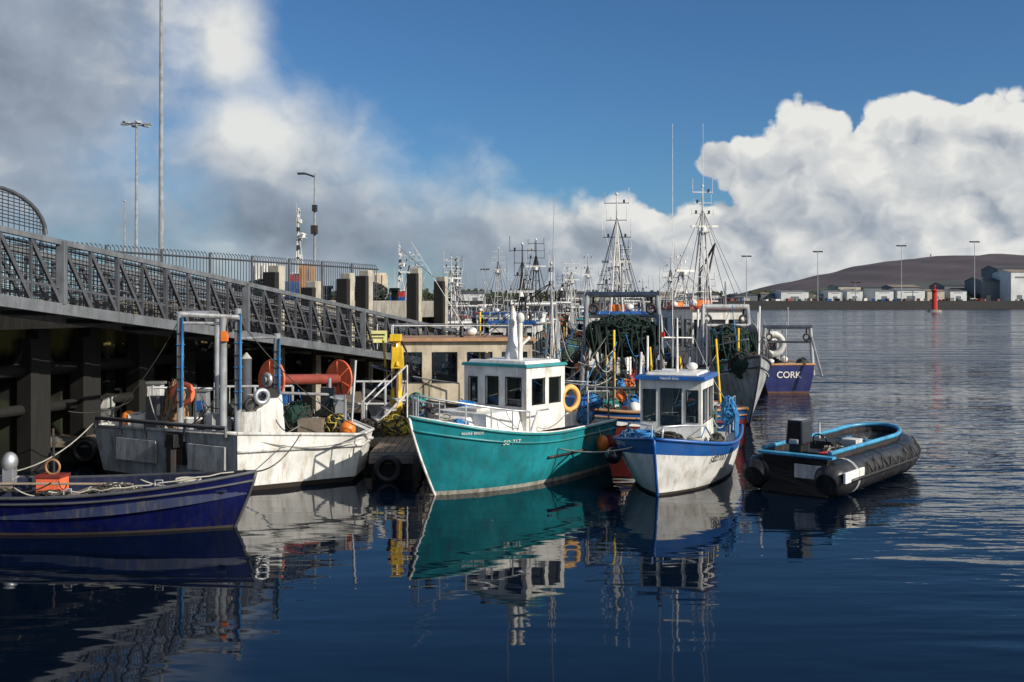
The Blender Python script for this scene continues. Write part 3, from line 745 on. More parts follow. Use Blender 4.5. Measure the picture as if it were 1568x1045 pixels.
P.path([(-.25,.1,1.08),(-.28,.1,1.3),(-.6,.45,1.3),(-1.1,.75,1.25),(-1.4,.85,.95)],.018,alu); P.path([(-.25,-.1,1.08),(-.28,-.1,1.3),(-.6,-.45,1.3),(-1.1,-.75,1.25),(-1.4,-.85,.95)],.018,alu)
P.box((-4.2,0,1.0),(.7,.9,.6),greend); P.net((-3.7,.1,1.1),(.4,.5,.35),netg,ropeb,50)
P.sag((-.3,0,1.05),(-.9,-2.2,.7),.15,.014,ropew)
for i in range(12):
    a1=(U(-3,-.4),U(-.9,.9),U(.9,1.2)); P.sag(a1,(a1[0]+U(-.8,.8),a1[1]+U(-.5,.5),U(.9,1.3)),.12,.012,random.choice([ropew,roped,ropeb]))
B2.done()

# ------------------------------------------------------------------ RIB
B3=Obj('rigid_inflatable_boat',(8.62,22.75,0),head=(.64,.76))
P=B3.part('tubes')
Rt=.33; ty=.72; tz=.34
def side(y0,x0=-5.0):
    return [(x,y0,tz) for x in (x0,-4.4,-3.6,-2.8,-2.0,-1.5)]
arc=[(-1.5+1.15*math.sin(a),ty*math.cos(a),tz+.10*math.sin(a)) for a in [math.pi*i/14 for i in range(1,14)]]
full=[(-5.30,ty,tz-.06),(-5.18,ty,tz-.02)]+side(ty)+arc+side(-ty)[::-1]+[(-5.18,-ty,tz-.02),(-5.30,-ty,tz-.06)]
P.path(full,[.20,.30]+[Rt]*(len(full)-4)+[.30,.20],tube_m,20)
for xs in (-4.6,-3.1,-1.7):
    P.path([(xs,-ty,tz),(xs+.10,-ty,tz)],[Rt+.008,Rt+.008],greyw if xs<-4 else black,20)
P.path([Vector(q)+(Vector((q[0]+1.5,q[1],0)).normalized() if q[0]>-1.5 else Vector((0,1 if q[1]>0 else -1,0)))*(Rt+.005) for q in full[2:-2]],.04,black,6)
P=B3.part('rigid_hull',.01)
out=[(-5.05,-.72),(-1.5,-.72)]+[(-1.5+1.1*math.sin(a),-.72*math.cos(a)) for a in [math.pi*i/10 for i in range(1,10)]]+[(-1.5,.72),(-5.05,.72)]
P.prism(out,-.3,.28,blackg,grey)
P.box((-5.12,-.05,.36),(.16,1.3,.72),blackg); P.box((-5.21,-.36,.46),(.02,.60,.26),white2); P.box((-5.12,-.05,.745),(.18,1.5,.05),bluel)
P.box((-4.80,-ty-Rt*.98,.42),(.92,.05,.20),white)
P=B3.part('gunwale')
gz=.80
inn=[(-5.0,-.66,gz)]+[(x,-.66,gz) for x in (-4,-3,-2,-1.5)]+[(-1.5+1.05*math.sin(a),-.66*math.cos(a),gz+.08*math.sin(a)) for a in [math.pi*i/12 for i in range(1,12)]]+[(x,.66,gz) for x in (-1.5,-2,-3,-4,-5.0)]
P.path(inn,.045,bluel,8)
for a_,b_ in zip(inn[:-1],inn[1:]):
    P.face([(a_[0],a_[1]*.97,.25),(b_[0],b_[1]*.97,.25),(b_[0],b_[1]*.97,b_[2]),(a_[0],a_[1]*.97,a_[2])],dark)
P=B3.part('lacing')
sp=full[3:-3]
dn_=[]
for a_,b_ in zip(sp[:-1],sp[1:]):
    for k in range(6): dn_.append(Vector(a_).lerp(Vector(b_),k/6))
cum=0; lac=[]
for i,p in enumerate(dn_):
    if i: cum+=(p-dn_[i-1]).length
    o_=Vector((0,1 if p.y>0 else -1,0)) if p.x<=-1.5 else Vector((p.x+1.5,p.y*1.4,0)).normalized()
    ph=abs(math.sin(cum*math.pi/.42)); ang=.9-1.0*ph
    lac.append(p+o_*(Rt+.03)*math.cos(ang)+Vector((0,0,(Rt+.03)*math.sin(ang))))
P.path(lac,.014,roped,5)
P=B3.part('outboard_engine',.04)
P.box((-4.75,.05,1.14),(.50,.36,.46),blackg,top=.86); P.box((-4.77,.05,.85),(.34,.26,.2),black); P.box((-4.99,.05,.97),(.06,.2,.1),greyw)
P=B3.part('fittings',.015)
P.box((-3.4,.1,.58),(.5,.5,.5),black,top=.85); P.torus((-3.65,.1,.85),.14,.015,blackg,axis=(1,0,.5)); P.box((-2.6,.1,.5),(.4,.9,.4),dark); P.box((-4.1,.1,.5),(.5,.5,.4),dark); P.coil((-1.6,0,.33),.2,ropew); P.box((-4.3,-.35,.6),(.4,.25,.25),red)
P.box((-1.4,0,.6),(.3,1.1,.06),bluel); P.net((-2.0,.1,.5),(.4,.45,.25),roped,ropeb,50); P.cyl((-3.2,.3,.8),(-3.2,.3,1.15),.02,galv)
P.box((-3.0,-.3,.7),(.35,.3,.3),cratew); P.net((-3.9,-.3,.62),(.3,.25,.2),roped,ropew,40)
P.sag((-4.9,-.7,.78),(-4.9,.7,.78),.2,.012,ropeb)
B3.done()

# ------------------------------------------------------------------ navy open boat
B4=Obj('navy_open_boat',(-4.12,16.0,0),head=(.998,-.06))
P=B4.part('hull'); pt,sh,bf=hull(P,6.6,1.9,.78,.60,.90,.55,navy,antif,None,zk=-.4,wl=.04,tw=.75,bp=2.1,bulw=.34,deck=grey,inner=navy2,rub=galvd,rubr=.03,rub2=True,cap=galvd)
P=B4.part('thwarts',.01)
for x in (-1.7,-3.0,-4.6): P.box((x,0,.46),(.28,1.5 if x<-2 else 1.2,.04),wood)
P.box((-.75,0,.62),(.7,.55,.03),navy2)
P=B4.part('gear')
P.box((-3.55,.35,.60),(.40,.30,.24),orange); P.box((-3.55,.35,.74),(.44,.34,.04),redw); P.torus((-3.55,.35,.88),.12,.02,tan,axis=(0,1,0))
P.net((-2.4,.1,.45),(.5,.4,.2),roped,ropew,50); P.net((-3.4,-.1,.4),(.4,.5,.15),black,roped,40); P.coil((-1.1,0,.66),.2,ropew,4); P.net((-5.1,.1,.5),(.4,.4,.25),roped,netd,40)
P.ball((-4.2,.2,.98),.13,alu,sc=(1,1,1.3)); P.box((-4.2,.2,.78),(.16,.16,.3),alu); P.cyl((-3.6,.5,.4),(-3.62,.5,1.5),.02,dark)
for t in (.35,.6,.8):
    p=pt(t,sh(t),-1); P.path([p+Vector((-.06,.03,.03)),p+Vector((-.06,.03,.12)),p+Vector((.06,.03,.12)),p+Vector((.06,.03,.03))],.012,galv)
pts_=[pt(.55+.4*i/16,sh(.55+.4*i/16),-1)+Vector((0,.1+.03*math.sin(i*2),.06+.02*math.cos(i*3))) for i in range(17)]
P.path(pts_,.012,ropew,5); P.sag((-.2,0,.92),(-.1,3.0,1.1),.25,.014,roped); P.sag((-4.6,.7,.7),(-4.9,4.5,1.1),.2,.014,ropew)
for i in range(12):
    a1=(U(-5,-.8),U(-.5,.5),U(.45,.75)); P.sag(a1,(a1[0]+U(-.9,.9),a1[1]+U(-.4,.4),U(.5,.8)),.1,.012,random.choice([ropew,roped,roped]))
P.cyl((-5.9,-.6,.75),(-2.2,.3,.62),.02,wood)
B4.done()

# ------------------------------------------------------------------ white workboat with stern well
B5=Obj('white_workboat',(-5.6,20.6,0),world=True)
fp=[Vector(q) for q in ((-5.2,18.85,0),(-3.05,20.15,0),(-3.0,21.2,0),(-3.7,22.3,0),(-8.3,22.35,0),(-8.75,20.95,0))]
cen=Vector((-5.6,20.9,0))
P=B5.part('hull',.02)
def ring(z,k): return [Vector((cen.x+(p.x-cen.x)*k,cen.y+(p.y-cen.y)*k,z)) for p in fp]
r0=ring(-.3,.84); r1=ring(.10,.95); r2=ring(.75,1.0); r3=ring(1.02,1.015)
r3[1].z=.95; r3[2].z=.92; r3[0].z=1.14; r2[0].z=.8
for A_,Bq,mShaded,mLit in ((r0,r1,antif,antif),(r1,r2,greyw,white),(r2,r3,greyw,white)):  # one white hull: its shaded left and stern faces painted greyer
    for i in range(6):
        j=(i+1)%6; P.face([A_[i],A_[j],Bq[j],Bq[i]],mShaded if i>=3 else mLit)
r4=[Vector((cen.x+(p.x-cen.x)*.94,cen.y+(p.y-cen.y)*.94,p.z)) for p in r3]; r5=[Vector((p.x,p.y,.68)) for p in r4]
for i in range(6):
    j=(i+1)%6; P.face([r3[i],r3[j],r4[j],r4[i]],white); P.face([r4[i],r4[j],r5[j],r5[i]],white2)
P.face(r5,grey)
q=B5.part('rubbing_strakes')
q.path(r3+[r3[0]],.035,white2,6); q.path([p+(p-cen).normalized()*.03-Vector((0,0,.02)) for p in r2[:4]],.03,white2,6)
ld=(fp[5]-fp[0]).normalized(); ln=Vector((-ld.y,ld.x,0)); 
if ln.dot(fp[0]-cen)<0: ln=-ln
wc=fp[0].lerp(fp[5],.40)
q=B5.part('stern_well',.01); an=math.atan2(ld.y,ld.x)
q.box(wc+ln*.012+Vector((0,0,.74)),(.50,.10,.62),blackg,rz=an); q.box(wc+ln*.09+Vector((0,0,.90)),(.28,.24,.26),black,rz=an,top=.8); q.box(wc+ln*.14+Vector((0,0,.5)),(.12,.14,.6),dark,rz=an)
q.box(wc+ln*.05+ld*1.15+Vector((0,0,.62)),(1.2,.05,.45),greyw,rz=an); q.box(wc+ln*.07-ld*.9+Vector((0,0,.62)),(1.0,.05,.5),greyw,rz=an)
a_=fp[0].lerp(fp[5],.06)+ln*.05;b_=fp[0].lerp(fp[5],.98)+ln*.05
q.path([a_+Vector((0,0,1.05)),a_+Vector((0,0,1.22)),b_+Vector((0,0,1.2)),b_+Vector((0,0,1.0))],.045,galvd,8)
for f in (.3,.6,.8): c=a_.lerp(b_,f); q.cyl(c+Vector((0,0,.9)),c+Vector((0,0,1.2)),.03,galvd)
q=B5.part('gantry')
posts=[(-6.78,20.35,3.42),(-5.74,19.8,3.32),(-5.46,19.85,3.5),(-4.86,20.6,2.98)]
for i,(x,y,z) in enumerate(posts):
    q.cyl((x,y,.7),(x,y,z),.07,galv,n=10)
    if i!=1:
        q.path([(x+.06,y-.08,z-.1),(x+.07,y-.1,z-.9),(x+.05,y-.08,1.5)],.026,ropeb,6)
        for k in range(7): q.torus((x,y,1.6+k*(z-1.8)/7),.085,.012,ropeb if k%2 else roped,n=10,k=4)
q.cyl((-6.85,20.38,3.38),(-5.40,19.75,3.32),.05,galv); q.cyl((-6.78,20.35,3.2),(-5.74,19.8,3.2),.03,galv); q.cyl((-5.46,19.85,2.9),(-4.86,20.6,2.9),.03,galv); q.cyl((-6.78,20.35,3.4),(-6.4,21.6,3.4),.045,galv); q.cyl((-6.4,21.6,.7),(-6.4,21.6,3.4),.05,galv)
q.cyl((-6.78,20.35,2.0),(-7.3,20.7,.9),.03,galv); q.box((-5.7,19.75,2.95),(.12,.12,.2),orangeb); q.torus((-5.6,19.8,3.15),.1,.03,dark,axis=(1,.5,0))
q.cyl((-4.86,20.6,1.75),(-3.9,21.3,1.65),.03,galv); q.cyl((-3.9,21.3,.7),(-3.9,21.3,2.0),.035,galv); q.cyl((-3.5,20.9,.7),(-3.5,20.9,1.6),.03,galv); q.cyl((-3.9,21.3,1.6),(-3.5,20.9,1.55),.025,galv); q.cyl((-7.9,21.9,.7),(-7.9,21.9,1.8),.03,galv); q.cyl((-7.0,22.0,.7),(-7.0,22.0,1.8),.03,galv); q.cyl((-7.9,21.9,1.75),(-6.4,21.6,1.75),.025,galv)
q=B5.part('console_and_gear',.015)
q.box((-5.1,20.5,1.2),(.75,.6,1.05),white,rz=.5,top=.8); q.box((-5.35,20.2,1.05),(.4,.5,.75),white2,rz=.5); q.box((-4.95,20.4,1.78),(.3,.3,.16),black,rz=.5)
q.torus((-5.05,20.1,1.72),.13,.05,alu,axis=(.6,-.8,0)); q.torus((-5.25,20.05,1.55),.12,.04,dark,axis=(.6,-.8,0)); q.cyl((-5.1,20.1,1.65),(-5.1,20.4,1.65),.08,dark)
q.torus((-6.85,20.7,1.72),.2,.06,orange,axis=(.5,-.8,0)); q.net((-7.2,21.2,1.4),(.2,.2,.55),tan,roped,40); q.box((-7.6,21.2,1.15),(.3,.3,.95),galvd)
q.net((-6.2,21.0,.95),(.5,.4,.3),roped,netg,60); q.box((-4.2,20.9,.95),(.5,.5,.45),wood); q.coil((-4.0,20.3,.72),.25,ropew); q.net((-3.7,21.1,.95),(.3,.3,.3),roped,ropey,40)
q.box((-3.95,21.4,1.3),(.28,.28,1.0),blackg); q.box((-3.65,21.2,1.2),(.2,.2,.9),galv); q.cyl((-3.4,21.0,.8),(-3.3,21.0,2.4),.03,galv)
q.box((-6.0,20.3,1.05),(.5,.35,.6),greyw,rz=.4); q.cyl((-5.9,20.1,1.45),(-5.5,20.2,1.45),.13,dark,n=14); q.box((-7.9,21.4,1.0),(.6,.45,.5),cratew,rz=.2); q.net((-4.6,21.3,1.1),(.35,.3,.4),netg,roped,60); q.ball((-3.4,20.6,1.0),.17,orangeb); q.ball((-8.2,21.3,1.15),.16,orangeb); q.torus((-5.0,19.4,.75),.2,.08,black,axis=(.6,-.8,0))
for i in range(36):
    a1=(U(-8.2,-3.6),U(20.2,21.9),U(.7,1.6)); q.sag(a1,(a1[0]+U(-1.2,1.2),a1[1]+U(-.4,.4),U(.7,1.9)),.12,.012,random.choice([ropew,roped,roped,ropeb,galvd]))
q.sag((-5.2,18.9,1.1),(-3.0,19.9,.9),.2,.012,ropew); q.sag((-5.46,19.85,3.3),(-3.0,20.4,1.0),.3,.01,roped); q.sag((-6.78,20.35,3.3),(-8.6,21.0,1.1),.2,.01,roped)
B5.done()

# ------------------------------------------------------------------ generic fishing boats
def fboat(name,bow,head,L,B,zs,zm,zb,hm,band=None,hx=(.35,.6),hw=.6,hz=1.9,hmat=white,roof=white,mast=None,gant=None,netm=None,bul=.35,rub=black,bm=antif,nw=3,txt=None,rig=True,clutter=10,gm=galv,derr=None,buoy=True,whip=2):
    O=Obj(name,(bow[0],bow[1],0),head=head)
    P=O.part('hull'); pt,sh,bf=hull(P,L,B,zs,zm,zb,.12*L,hm,bm,band,.3,zk=-.5,bulw=bul,rub=rub,rubr=.045,cap=rub,deck=grey,inner=hmat)
    x1=-L*hx[0]; x0=-L*hx[1]; W=B*hw; dz=zm-bul
    if hz>0:
        P=O.part('wheelhouse',.012)
        wn=[((i+.12)/nw,.5,(i+.88)/nw,.86) for i in range(nw)]
        ns=max(2,int((x1-x0)/.8)); sw=[((i+.15)/ns,.48,(i+.85)/ns,.86) for i in range(ns)]
        house(P,x0,x1,W,dz,dz+hz,hmat,fw=wn,sw=sw,bw=[(.1,.5,.4,.85),(.6,.05,.9,.9)],roofm=roof,ov=.12,rt=.09)
        zt=dz+hz+.09
        P.cyl(((x0+x1)/2,W*.3,zt),((x0+x1)/2,W*.3,zt+.3),.05,dark); P.ball(((x0+x1)/2-.3,-W*.25,zt+.12),.16,white,sc=(1,1,.8)); P.box((x0+.3,0,zt+.12),(.5,.5,.22),random.choice([orangeb,white,grey]))
        if buoy: P.torus(((x0+x1)/2,W/2+.05,dz+hz*.3),.24,.06,orangeb,axis=(0,1,0))
        P.path([(x1,W/2,zt+.3),(x0,W/2,zt+.3),(x0,-W/2,zt+.3),(x1,-W/2,zt+.3)],.018,gm)
        for a,b_ in ((x1,W/2),(x0,W/2),(x0,-W/2),(x1,-W/2)): P.cyl((a,b_,zt),(a,b_,zt+.3),.018,gm)
        for k in range(whip): P.cyl((U(x0,x1),U(-W/2,W/2),zt),(U(x0,x1),U(-W/2,W/2),zt+U(1.2,3.4)),.012,random.choice([white,dark]),.006,n=4)
    else: zt=dz+.4
    if mast:
        P=O.part('mast'); mx_,mh,mm=mast; mastA(P,-L*mx_,zt if hx[0]<mx_<hx[1] else dz,mh,mm,spread=.12*B)
        if rig:
            for p in ((-.2,0,zb),(-L+.2,B*.35,zs+.6),(-L+.2,-B*.35,zs+.6),(-L*.5,B*.45,zm),(-L*.5,-B*.45,zm),(-L*.25,B*.4,zb),(-L*.25,-B*.4,zb)):
                P.cyl((-L*mx_,0,mh*.9),p,.009,dark,n=4)
    if gant:
        P=O.part('gantry'); gx,gh,gw=gant; x=-L*gx
        for sg in (-1,1):
            P.cyl((x,sg*gw,dz),(x-.1,sg*gw*.85,gh),.075,gm,n=8); P.cyl((x-.9,sg*gw,dz),(x-.15,sg*gw*.87,gh-.4),.05,gm)
            P.path([(x-.1,sg*gw*.7,gh),(x-.1,sg*gw*.7,gh-.25)],.03,dark); P.torus((x-.1,sg*gw*.7,gh-.4),.12,.04,dark,axis=(1,0,0))
        P.cyl((x-.1,-gw*.9,gh),(x-.1,gw*.9,gh),.08,gm); P.cyl((x-.05,-gw*.92,gh-.6),(x-.05,gw*.92,gh-.6),.05,gm)
        P.cyl((x-.1,0,gh),(x-.1,0,gh+.8),.03,gm)
        if netm:
            P=O.part('net_drum'); zc=gh-1.15; xs=-1 if gx>.5 else 1
            P.net((x+xs*.25,0,zc),(.6,gw*.9,.55),netm[0],netm[1],200,.018)
            for sg in (-1,1): P.cyl((x+xs*.25,sg*gw*.9,zc),(x+xs*.25,sg*(gw*.9+.04),zc),.62,gm,n=24)
            for k in range(22):
                y=U(-.85,.85)*gw; P.path([(x+xs*.75,y,zc+.3),(x+xs*(.9+U(-.1,.1)),y+U(-.1,.1),zc-.1),(x+xs*.8,y+U(-.2,.2),zc-U(.5,1.0))],.03,netm[0],5)
    if derr:
        P=O.part('derrick'); 
        for (a,b_) in derr: P.cyl(a,b_,.06,dark,.04)
    P=O.part('deck_gear')
    ts=(.05,.15,.3,.45,.6,.72,.82,.9,.96)
    for sg in (-1,1):
        l=[pt(t,sh(t),sg)+Vector((0,-sg*.05,.55)) for t in ts if t>.55]
        P.path(l,.02,gm); 
        for p in l: P.cyl(p,p-Vector((0,0,.55)),.016,gm)
    for i in range(clutter):
        t=U(.05,.95); x=-L+L*t; y=U(-.7,.7)*bf(t)
        if -L*hx[1]-.2<x<-L*hx[0]+.2 and hz>0: y=(1 if y>0 else -1)*B*.42
        z=sh(t)-bul; k=R()
        if k<.25: P.box((x,y,z+.2),(.5,.35,.4),random.choice([crateb,cratew,orangeb,redw,grey,dark]),rz=U(0,1))
        elif k<.60: P.net((x,y,z+.25),(U(.2,.4),U(.2,.4),U(.2,.5)),*random.choice([(netg,roped),(ropeb,roped),(neto,ropew),(roped,netg),(nett,netg),(netd,roped)]),25,.015)
        elif k<.78: P.ball((x,y,sh(t)+.05),.17,random.choice([orangeb,orangeb,red,yellow,white]))
        else: P.cyl((x,y,z),(x+U(-.2,.2),y,z+U(1,2.3)),.03,random.choice([gm,dark,yellow,white]))
    for i in range(clutter//2):
        t=U(.05,.9); a1=(-L+L*t,U(-.8,.8)*bf(t),U(zm,zm+2.2)); P.sag(a1,(a1[0]+U(-1.5,1.5),U(-.8,.8)*bf(t),U(zm-.2,zm+2)),.2,.013,random.choice([roped,ropeb,ropew,gm]))
    if txt: htext(O,pt,*txt)
    O.done(); return O,pt
fboat('cream_cabin_boat',(-3.9,25.7),(-.99,-.10),6.2,2.5,1.0,1.0,1.5,white2,None,hx=(.13,.70),hw=.75,hz=2.0,hmat=cream,roof=tan,mast=(.80,4.6,white2),nw=2,clutter=14,buoy=False)
fboat('red_and_blue_fishing_boat',(.6,24.6),(-.97,-.2),5.2,2.1,.98,.95,1.2,redw,blue,hz=0,rub=tan,clutter=46,gant=None)
fboat('green_fishing_trawler',(3.7,36.6),(.07,.997),9.6,2.9,1.3,1.3,2.1,greend,None,hx=(.2,.45),hw=.62,hz=2.3,hmat=white,roof=blue,mast=(.45,7.1,white2),gant=(.90,3.85,1.15),netm=(netd,netg),clutter=46)
fboat('white_fishing_trawler',(7.15,28.6),(.10,-.995),10.5,2.9,1.3,1.35,2.1,greyw,None,hx=(.38,.60),hw=.6,hz=2.4,hmat=white,roof=redw,mast=(.55,7.6,white2),rub=galvd,clutter=54,gant=(.30,3.5,.85),netm=(netg,roped))
fboat('red_fishing_trawler',(9.3,38.0),(.45,-.88),9,3,1.4,1.4,2.3,redw,white,hx=(.35,.6),hz=2.3,hmat=white,roof=red,mast=(.52,5.6,white2),clutter=30,derr=[((-4,0,1.4),(-1.2,-1.0,5.9)),((-3.4,0,2.4),(-3.4,0,4.9)),((-3.4,0,4.9),(-1.2,-1.0,5.9))])
O,pt=fboat('navy_cork_boat',(10.6,46.5),(-.08,.997),6.5,2.7,1.15,1.05,1.5,navyc,None,hx=(.3,.5),hz=1.3,hmat=greyw,rub=tan,mast=None,gant=(.97,2.65,1.1),bm=rustm,clutter=18,whip=0)
text(O.e,'CORK',(-6.5-.03,0,.72),(0,-1,0),(-1,0,0),.36,white)
P=Part('fender'); P.torus((-5.2,.2,1.9),.42,.15,cratew,axis=(1,0,0)); fin(P,O.e)
hulls=[blue,white,redw,greend,navyc,bluel,white2,teal]
spec=[(-2.6,46,.4),(-.6,50,-.3),(1.0,44,.2),(2.8,52,-.5),(6.0,50,.3),(6.2,58,0),(-.9,60,.5),(2.0,62,-.2),(5.5,66,.3),(-3.8,56,.1),(8.6,62,.2),(10.0,52,.4),(-.3,31.8,.05),
 (-5.8,50,.2),(-1.8,55,-.1),(3.9,58,.3),(7.9,54,-.2),(12.2,66,.3),(-7.0,66,.2),(4.0,75,.1),(-.2,77,.2),(8.4,76,0),(13.0,58,.5),(-4.2,74,.3)]
for i,(x,y,a) in enumerate(spec):
    L=U(7,9.5) if i!=12 else 8; fboat('moored_fishing_boat',(x,y),(math.sin(a)*.8-.2,-1),L,U(2.6,3.1) if i!=12 else 2.6,1.1,1.1,U(1.6,2.0),hulls[i%8],random.choice([None,white,red,blue]),hx=random.choice([(.25,.5),(.45,.7)]),hz=U(1.7,2.3),hmat=random.choice([white,white2,white,greyw,bluel]),roof=random.choice([white,blue,redw,teald,tan]),mast=(U(.4,.6),U(4.8,7.2),random.choice([white2,galv,dark])),clutter=14,gant=(.9,U(3.2,4.0),1.0) if i%2 or i==12 else None,netm=random.choice([(nett,neto),(netg,roped),(neto,nett)]) if i%4==1 else ((nett,neto) if i==12 else None),whip=3)
for x_ in (5.0,5.95):
    O=Obj('whip_aerial',(x_,31,2.9)); P=O.part('whip'); P.cyl((0,0,0),(0,0,6.3),.014,white,.005,n=5); P.cyl((0,0,-1.5),(0,0,0),.03,galv); O.done()

# ------------------------------------------------------------------ channel marker
O=Obj('red_channel_marker',((1431-784)*400/1524,400,0)); P=O.part('marker')
P.cyl((0,0,-1),(0,0,1.0),3.2,conc,2.4,n=20); P.cyl((0,0,1),(0,0,8.6),1.15,red,.95,n=18); P.cyl((0,0,8.6),(0,0,9.2),1.4,red,n=18); P.cyl((0,0,9.2),(0,0,10.6),.25,red); P.box((0,0,10.7),(.9,.9,.5),red); O.done()

# ------------------------------------------------------------------ far shore
farwall=pmat('far_quay_stone',(.045,.044,.044),.9,scale=.05,grime=(.02,.02,.022),gam=.7,streak=False)
def bigm(name,col,sc,c2): return pmat(name,col,.9,scale=sc,var=.4,grime=c2,gam=.6,streak=False)
S=Obj('far_quay',(250,610,0),world=True); P=S.part('wall'); P.prism([(-500,610),(900,600),(900,640),(-500,650)],-2,5.2,farwall,conc)
S.done()
land=bigm('land_ground',(.06,.075,.035),.02,(.10,.09,.06))
S=Obj('far_land',(0,640,0)); P=S.part('ground'); P.prism([(-2500,5),(3500,5),(9000,8000),(-9000,8000)],-2,5.0,land); S.done()
wm=[pmat('shed_white',(.62,.64,.64),.6,scale=.1,grime=(.4,.4,.38),gam=.4),pmat('shed_cream',(.45,.41,.33),.6,scale=.1),pmat('shed_grey',(.13,.15,.17),.6,scale=.1),pmat('shed_blue',(.07,.13,.22),.6,scale=.1)]
rm=[pmat('roof_grey',(.18,.18,.19),.7,scale=.1),pmat('roof_dark',(.06,.06,.065),.7,scale=.1),pmat('roof_tan',(.25,.20,.15),.7,scale=.1)]
def shed(px0,px1,ptop,Yd,roofp,wi,ri,dep=25):
    x0=(px0-784)*Yd/1524;x1=(px1-784)*Yd/1524; zt=3.6+(465-ptop)*Yd/1524; zr=roofp*Yd/1524
    O=Obj('warehouse',((x0+x1)/2,Yd,5.0)); P=O.part('walls'); W=x1-x0; h=zt-5.0-zr
    P.box((0,dep/2,h/2),(W,dep,h),wm[wi])
    n_=max(1,int(W/9))
    for i in range(n_):
        xx=-W/2+W*(i+.5)/n_; P.box((xx,-.06,min(h*.25,2.0)),(W/n_*.3,.14,min(h*.5,4.0)),wm[2] if wi!=2 else wm[1]); P.box((xx,-.05,h*.82),(W/n_*.55,.1,h*.06),rm[0])
    Q_=O.part('roof'); e=.5
    Q_.face([(-W/2-e,-e,h),(W/2+e,-e,h),(W/2+e,dep/2,h+zr),(-W/2-e,dep/2,h+zr)],rm[ri]); Q_.face([(-W/2-e,dep+e,h),(W/2+e,dep+e,h),(W/2+e,dep/2,h+zr),(-W/2-e,dep/2,h+zr)],rm[ri])
    for sg in (-1,1): Q_.face([(sg*W/2,0,h),(sg*W/2,dep,h),(sg*W/2,dep/2,h+zr)],wm[wi])
    O.done()
for a in ((1125,1160,450,650,2,2,1),(1165,1192,448,655,2,2,2),(1196,1238,445,640,2,0,0),(1245,1266,449,650,2,1,1),(1268,1290,445,640,2,0,0),(1284,1318,436,700,3,1,1),(1297,1321,444,640,2,0,0),(1340,1368,444,640,2,0,0),(1322,1350,438,720,3,2,1),(1374,1416,442,640,3,0,0),(1368,1408,436,720,4,2,2),(1420,1446,443,640,3,1,2),(1446,1500,432,690,6,2,1),(1455,1480,443,640,3,0,1),(1503,1545,424,660,6,2,1),(1548,1600,412,645,5,0,2),(1610,1700,415,645,8,2,1),(1528,1700,406,700,6,2,1),
          (690,740,446,640,4,0,1),(860,900,446,640,4,2,1),(910,935,447,640,3,1,1),(1000,1040,447,640,4,1,2),(1060,1100,449,640,3,0,1)):
    shed(*a)
for px_,t_ in ((1252,385),(1380,376),(1492,370),(1143,392),(935,410),(1310,432),(743,412)):
    Yd=620; lamp_mast('high_mast_light',(px_-784)*Yd/1524,Yd,5.0,(465-t_)*Yd/1524-1.4,.30,'tee')
O=Obj('fishing_gear_heap',(0,0,0)); O.e.location=(180,612,5.1); P=O.part('crates_and_nets',0)
for i in range(80):
    P.box((U(-60,160),U(2,14),U(.3,1.0)),(U(1.5,4),U(1,3),U(.8,2.2)),random.choice([crateb,dark,dark,redw,dark,grey,cratew]),rz=U(0,1.5))
O.done()
lf=pmat('distant_foliage',(.045,.06,.025),.9,scale=.15,var=.5,grime=(.02,.03,.015),gam=.6,streak=False)
O=Obj('distant_treeline',(0,660,5)); P=O.part('foliage')
for i in range(340):
    x=U(-200,330); 
    if 40<x<170 and R()<.6: continue
    h=U(3,8); y=U(0,30)
    for k in range(14):
        c=Vector((x+U(-4,4),y+U(-3,3),U(.5,h))); s_=U(.6,1.6)
        P.face([c+Vector((U(-s_,s_),U(-s_,s_),U(-s_,s_))) for _ in range(3)],lf)
        P.face([c+Vector((-s_*U(.5,1),0,-s_*U(.3,1))),c+Vector((s_*U(.5,1),.1,-s_*U(.3,1))),c+Vector((s_*.6,.2,s_*U(.5,1))),c+Vector((-s_*.6,0,s_*U(.5,1)))],lf)
O.done()
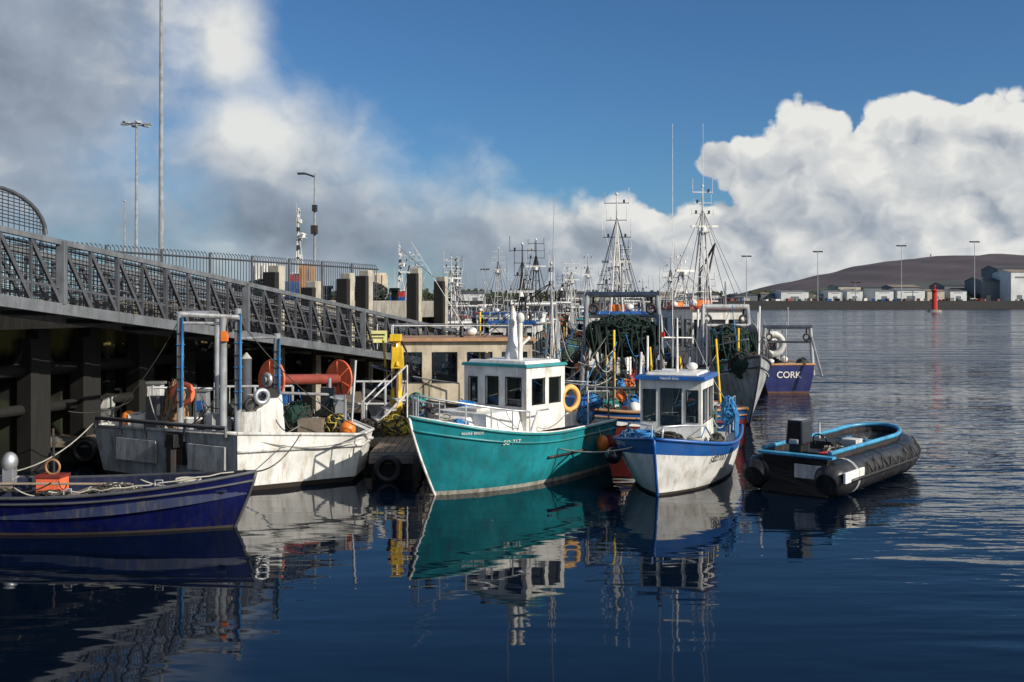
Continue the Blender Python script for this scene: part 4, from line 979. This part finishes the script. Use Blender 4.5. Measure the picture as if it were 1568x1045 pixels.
from mathutils import noise as mn
def hill(name,Y0,prof,mat,depth,seed):
    P=Part(name); nx=160; ny=26; xs0=prof[0][0];xs1=prof[-1][0]
    def zz(px_):
        for (a,b_),(c,d) in zip(prof[:-1],prof[1:]):
            if a<=px_<=c:
                f=(px_-a)/(c-a); f=f*f*(3-2*f)*.4+f*.6; return b_+(d-b_)*f
        return 0
    g=[]
    for j in range(ny+1):
        f=j/ny; row=[]
        for i in range(nx+1):
            px_=xs0+(xs1-xs0)*i/nx; x=(px_-784)*Y0/1524; y=Y0-depth*(1-f)
            top=zz(px_)*Y0/1524
            z=top*(math.sin(f*math.pi/2)**1.1)
            z+=mn.fractal(Vector((x*.003+seed,y*.003,0)),1,2,6)*top*.10*(1-.75*f)+ (mn.noise(Vector((x*.008,seed,0)))*top*.03)
            row.append(P.bm.verts.new((x,y,z if f>0 else 0)))
        g.append(row)
    for j in range(ny):
        for i in range(nx):
            q=P.bm.faces.new((g[j][i],g[j][i+1],g[j+1][i+1],g[j+1][i])); q.smooth=True; q.material_index=P.mi(mat)
    return fin(P)
hm=bigm('hazy_heather_hillside',(.085,.062,.070),.004,(.045,.05,.048))  # heather brown with aerial haze mixed into the base colour
hm2=bigm('lower_hillside',(.06,.068,.055),.006,(.04,.048,.038))
hill('hill',5000,[(1020,0),(1120,14),(1200,33),(1260,45),(1310,57),(1370,66),(1430,73),(1480,69),(1568,63),(1700,72),(1900,50),(2300,10)],hm,2600,3.3)
hill('hill',2600,[(1100,0),(1180,16),(1260,26),(1340,30),(1420,36),(1500,34),(1600,40),(1800,30),(2200,10)],hm2,1300,7.7)
hill('hill',4200,[(300,0),(520,10),(640,16),(760,14),(860,19),(960,13),(1100,6),(1200,0)],hm2,1800,1.1)
O=Obj('hilltop_radio_mast',((1425-784)*4900/1524,4900,225)); P=O.part('mast'); P.cyl((0,0,0),(0,0,16),3,dark,1.5); P.cyl((0,0,16),(0,0,20),4,dark,4); O.done()
print('objects',len(bpy.data.objects))
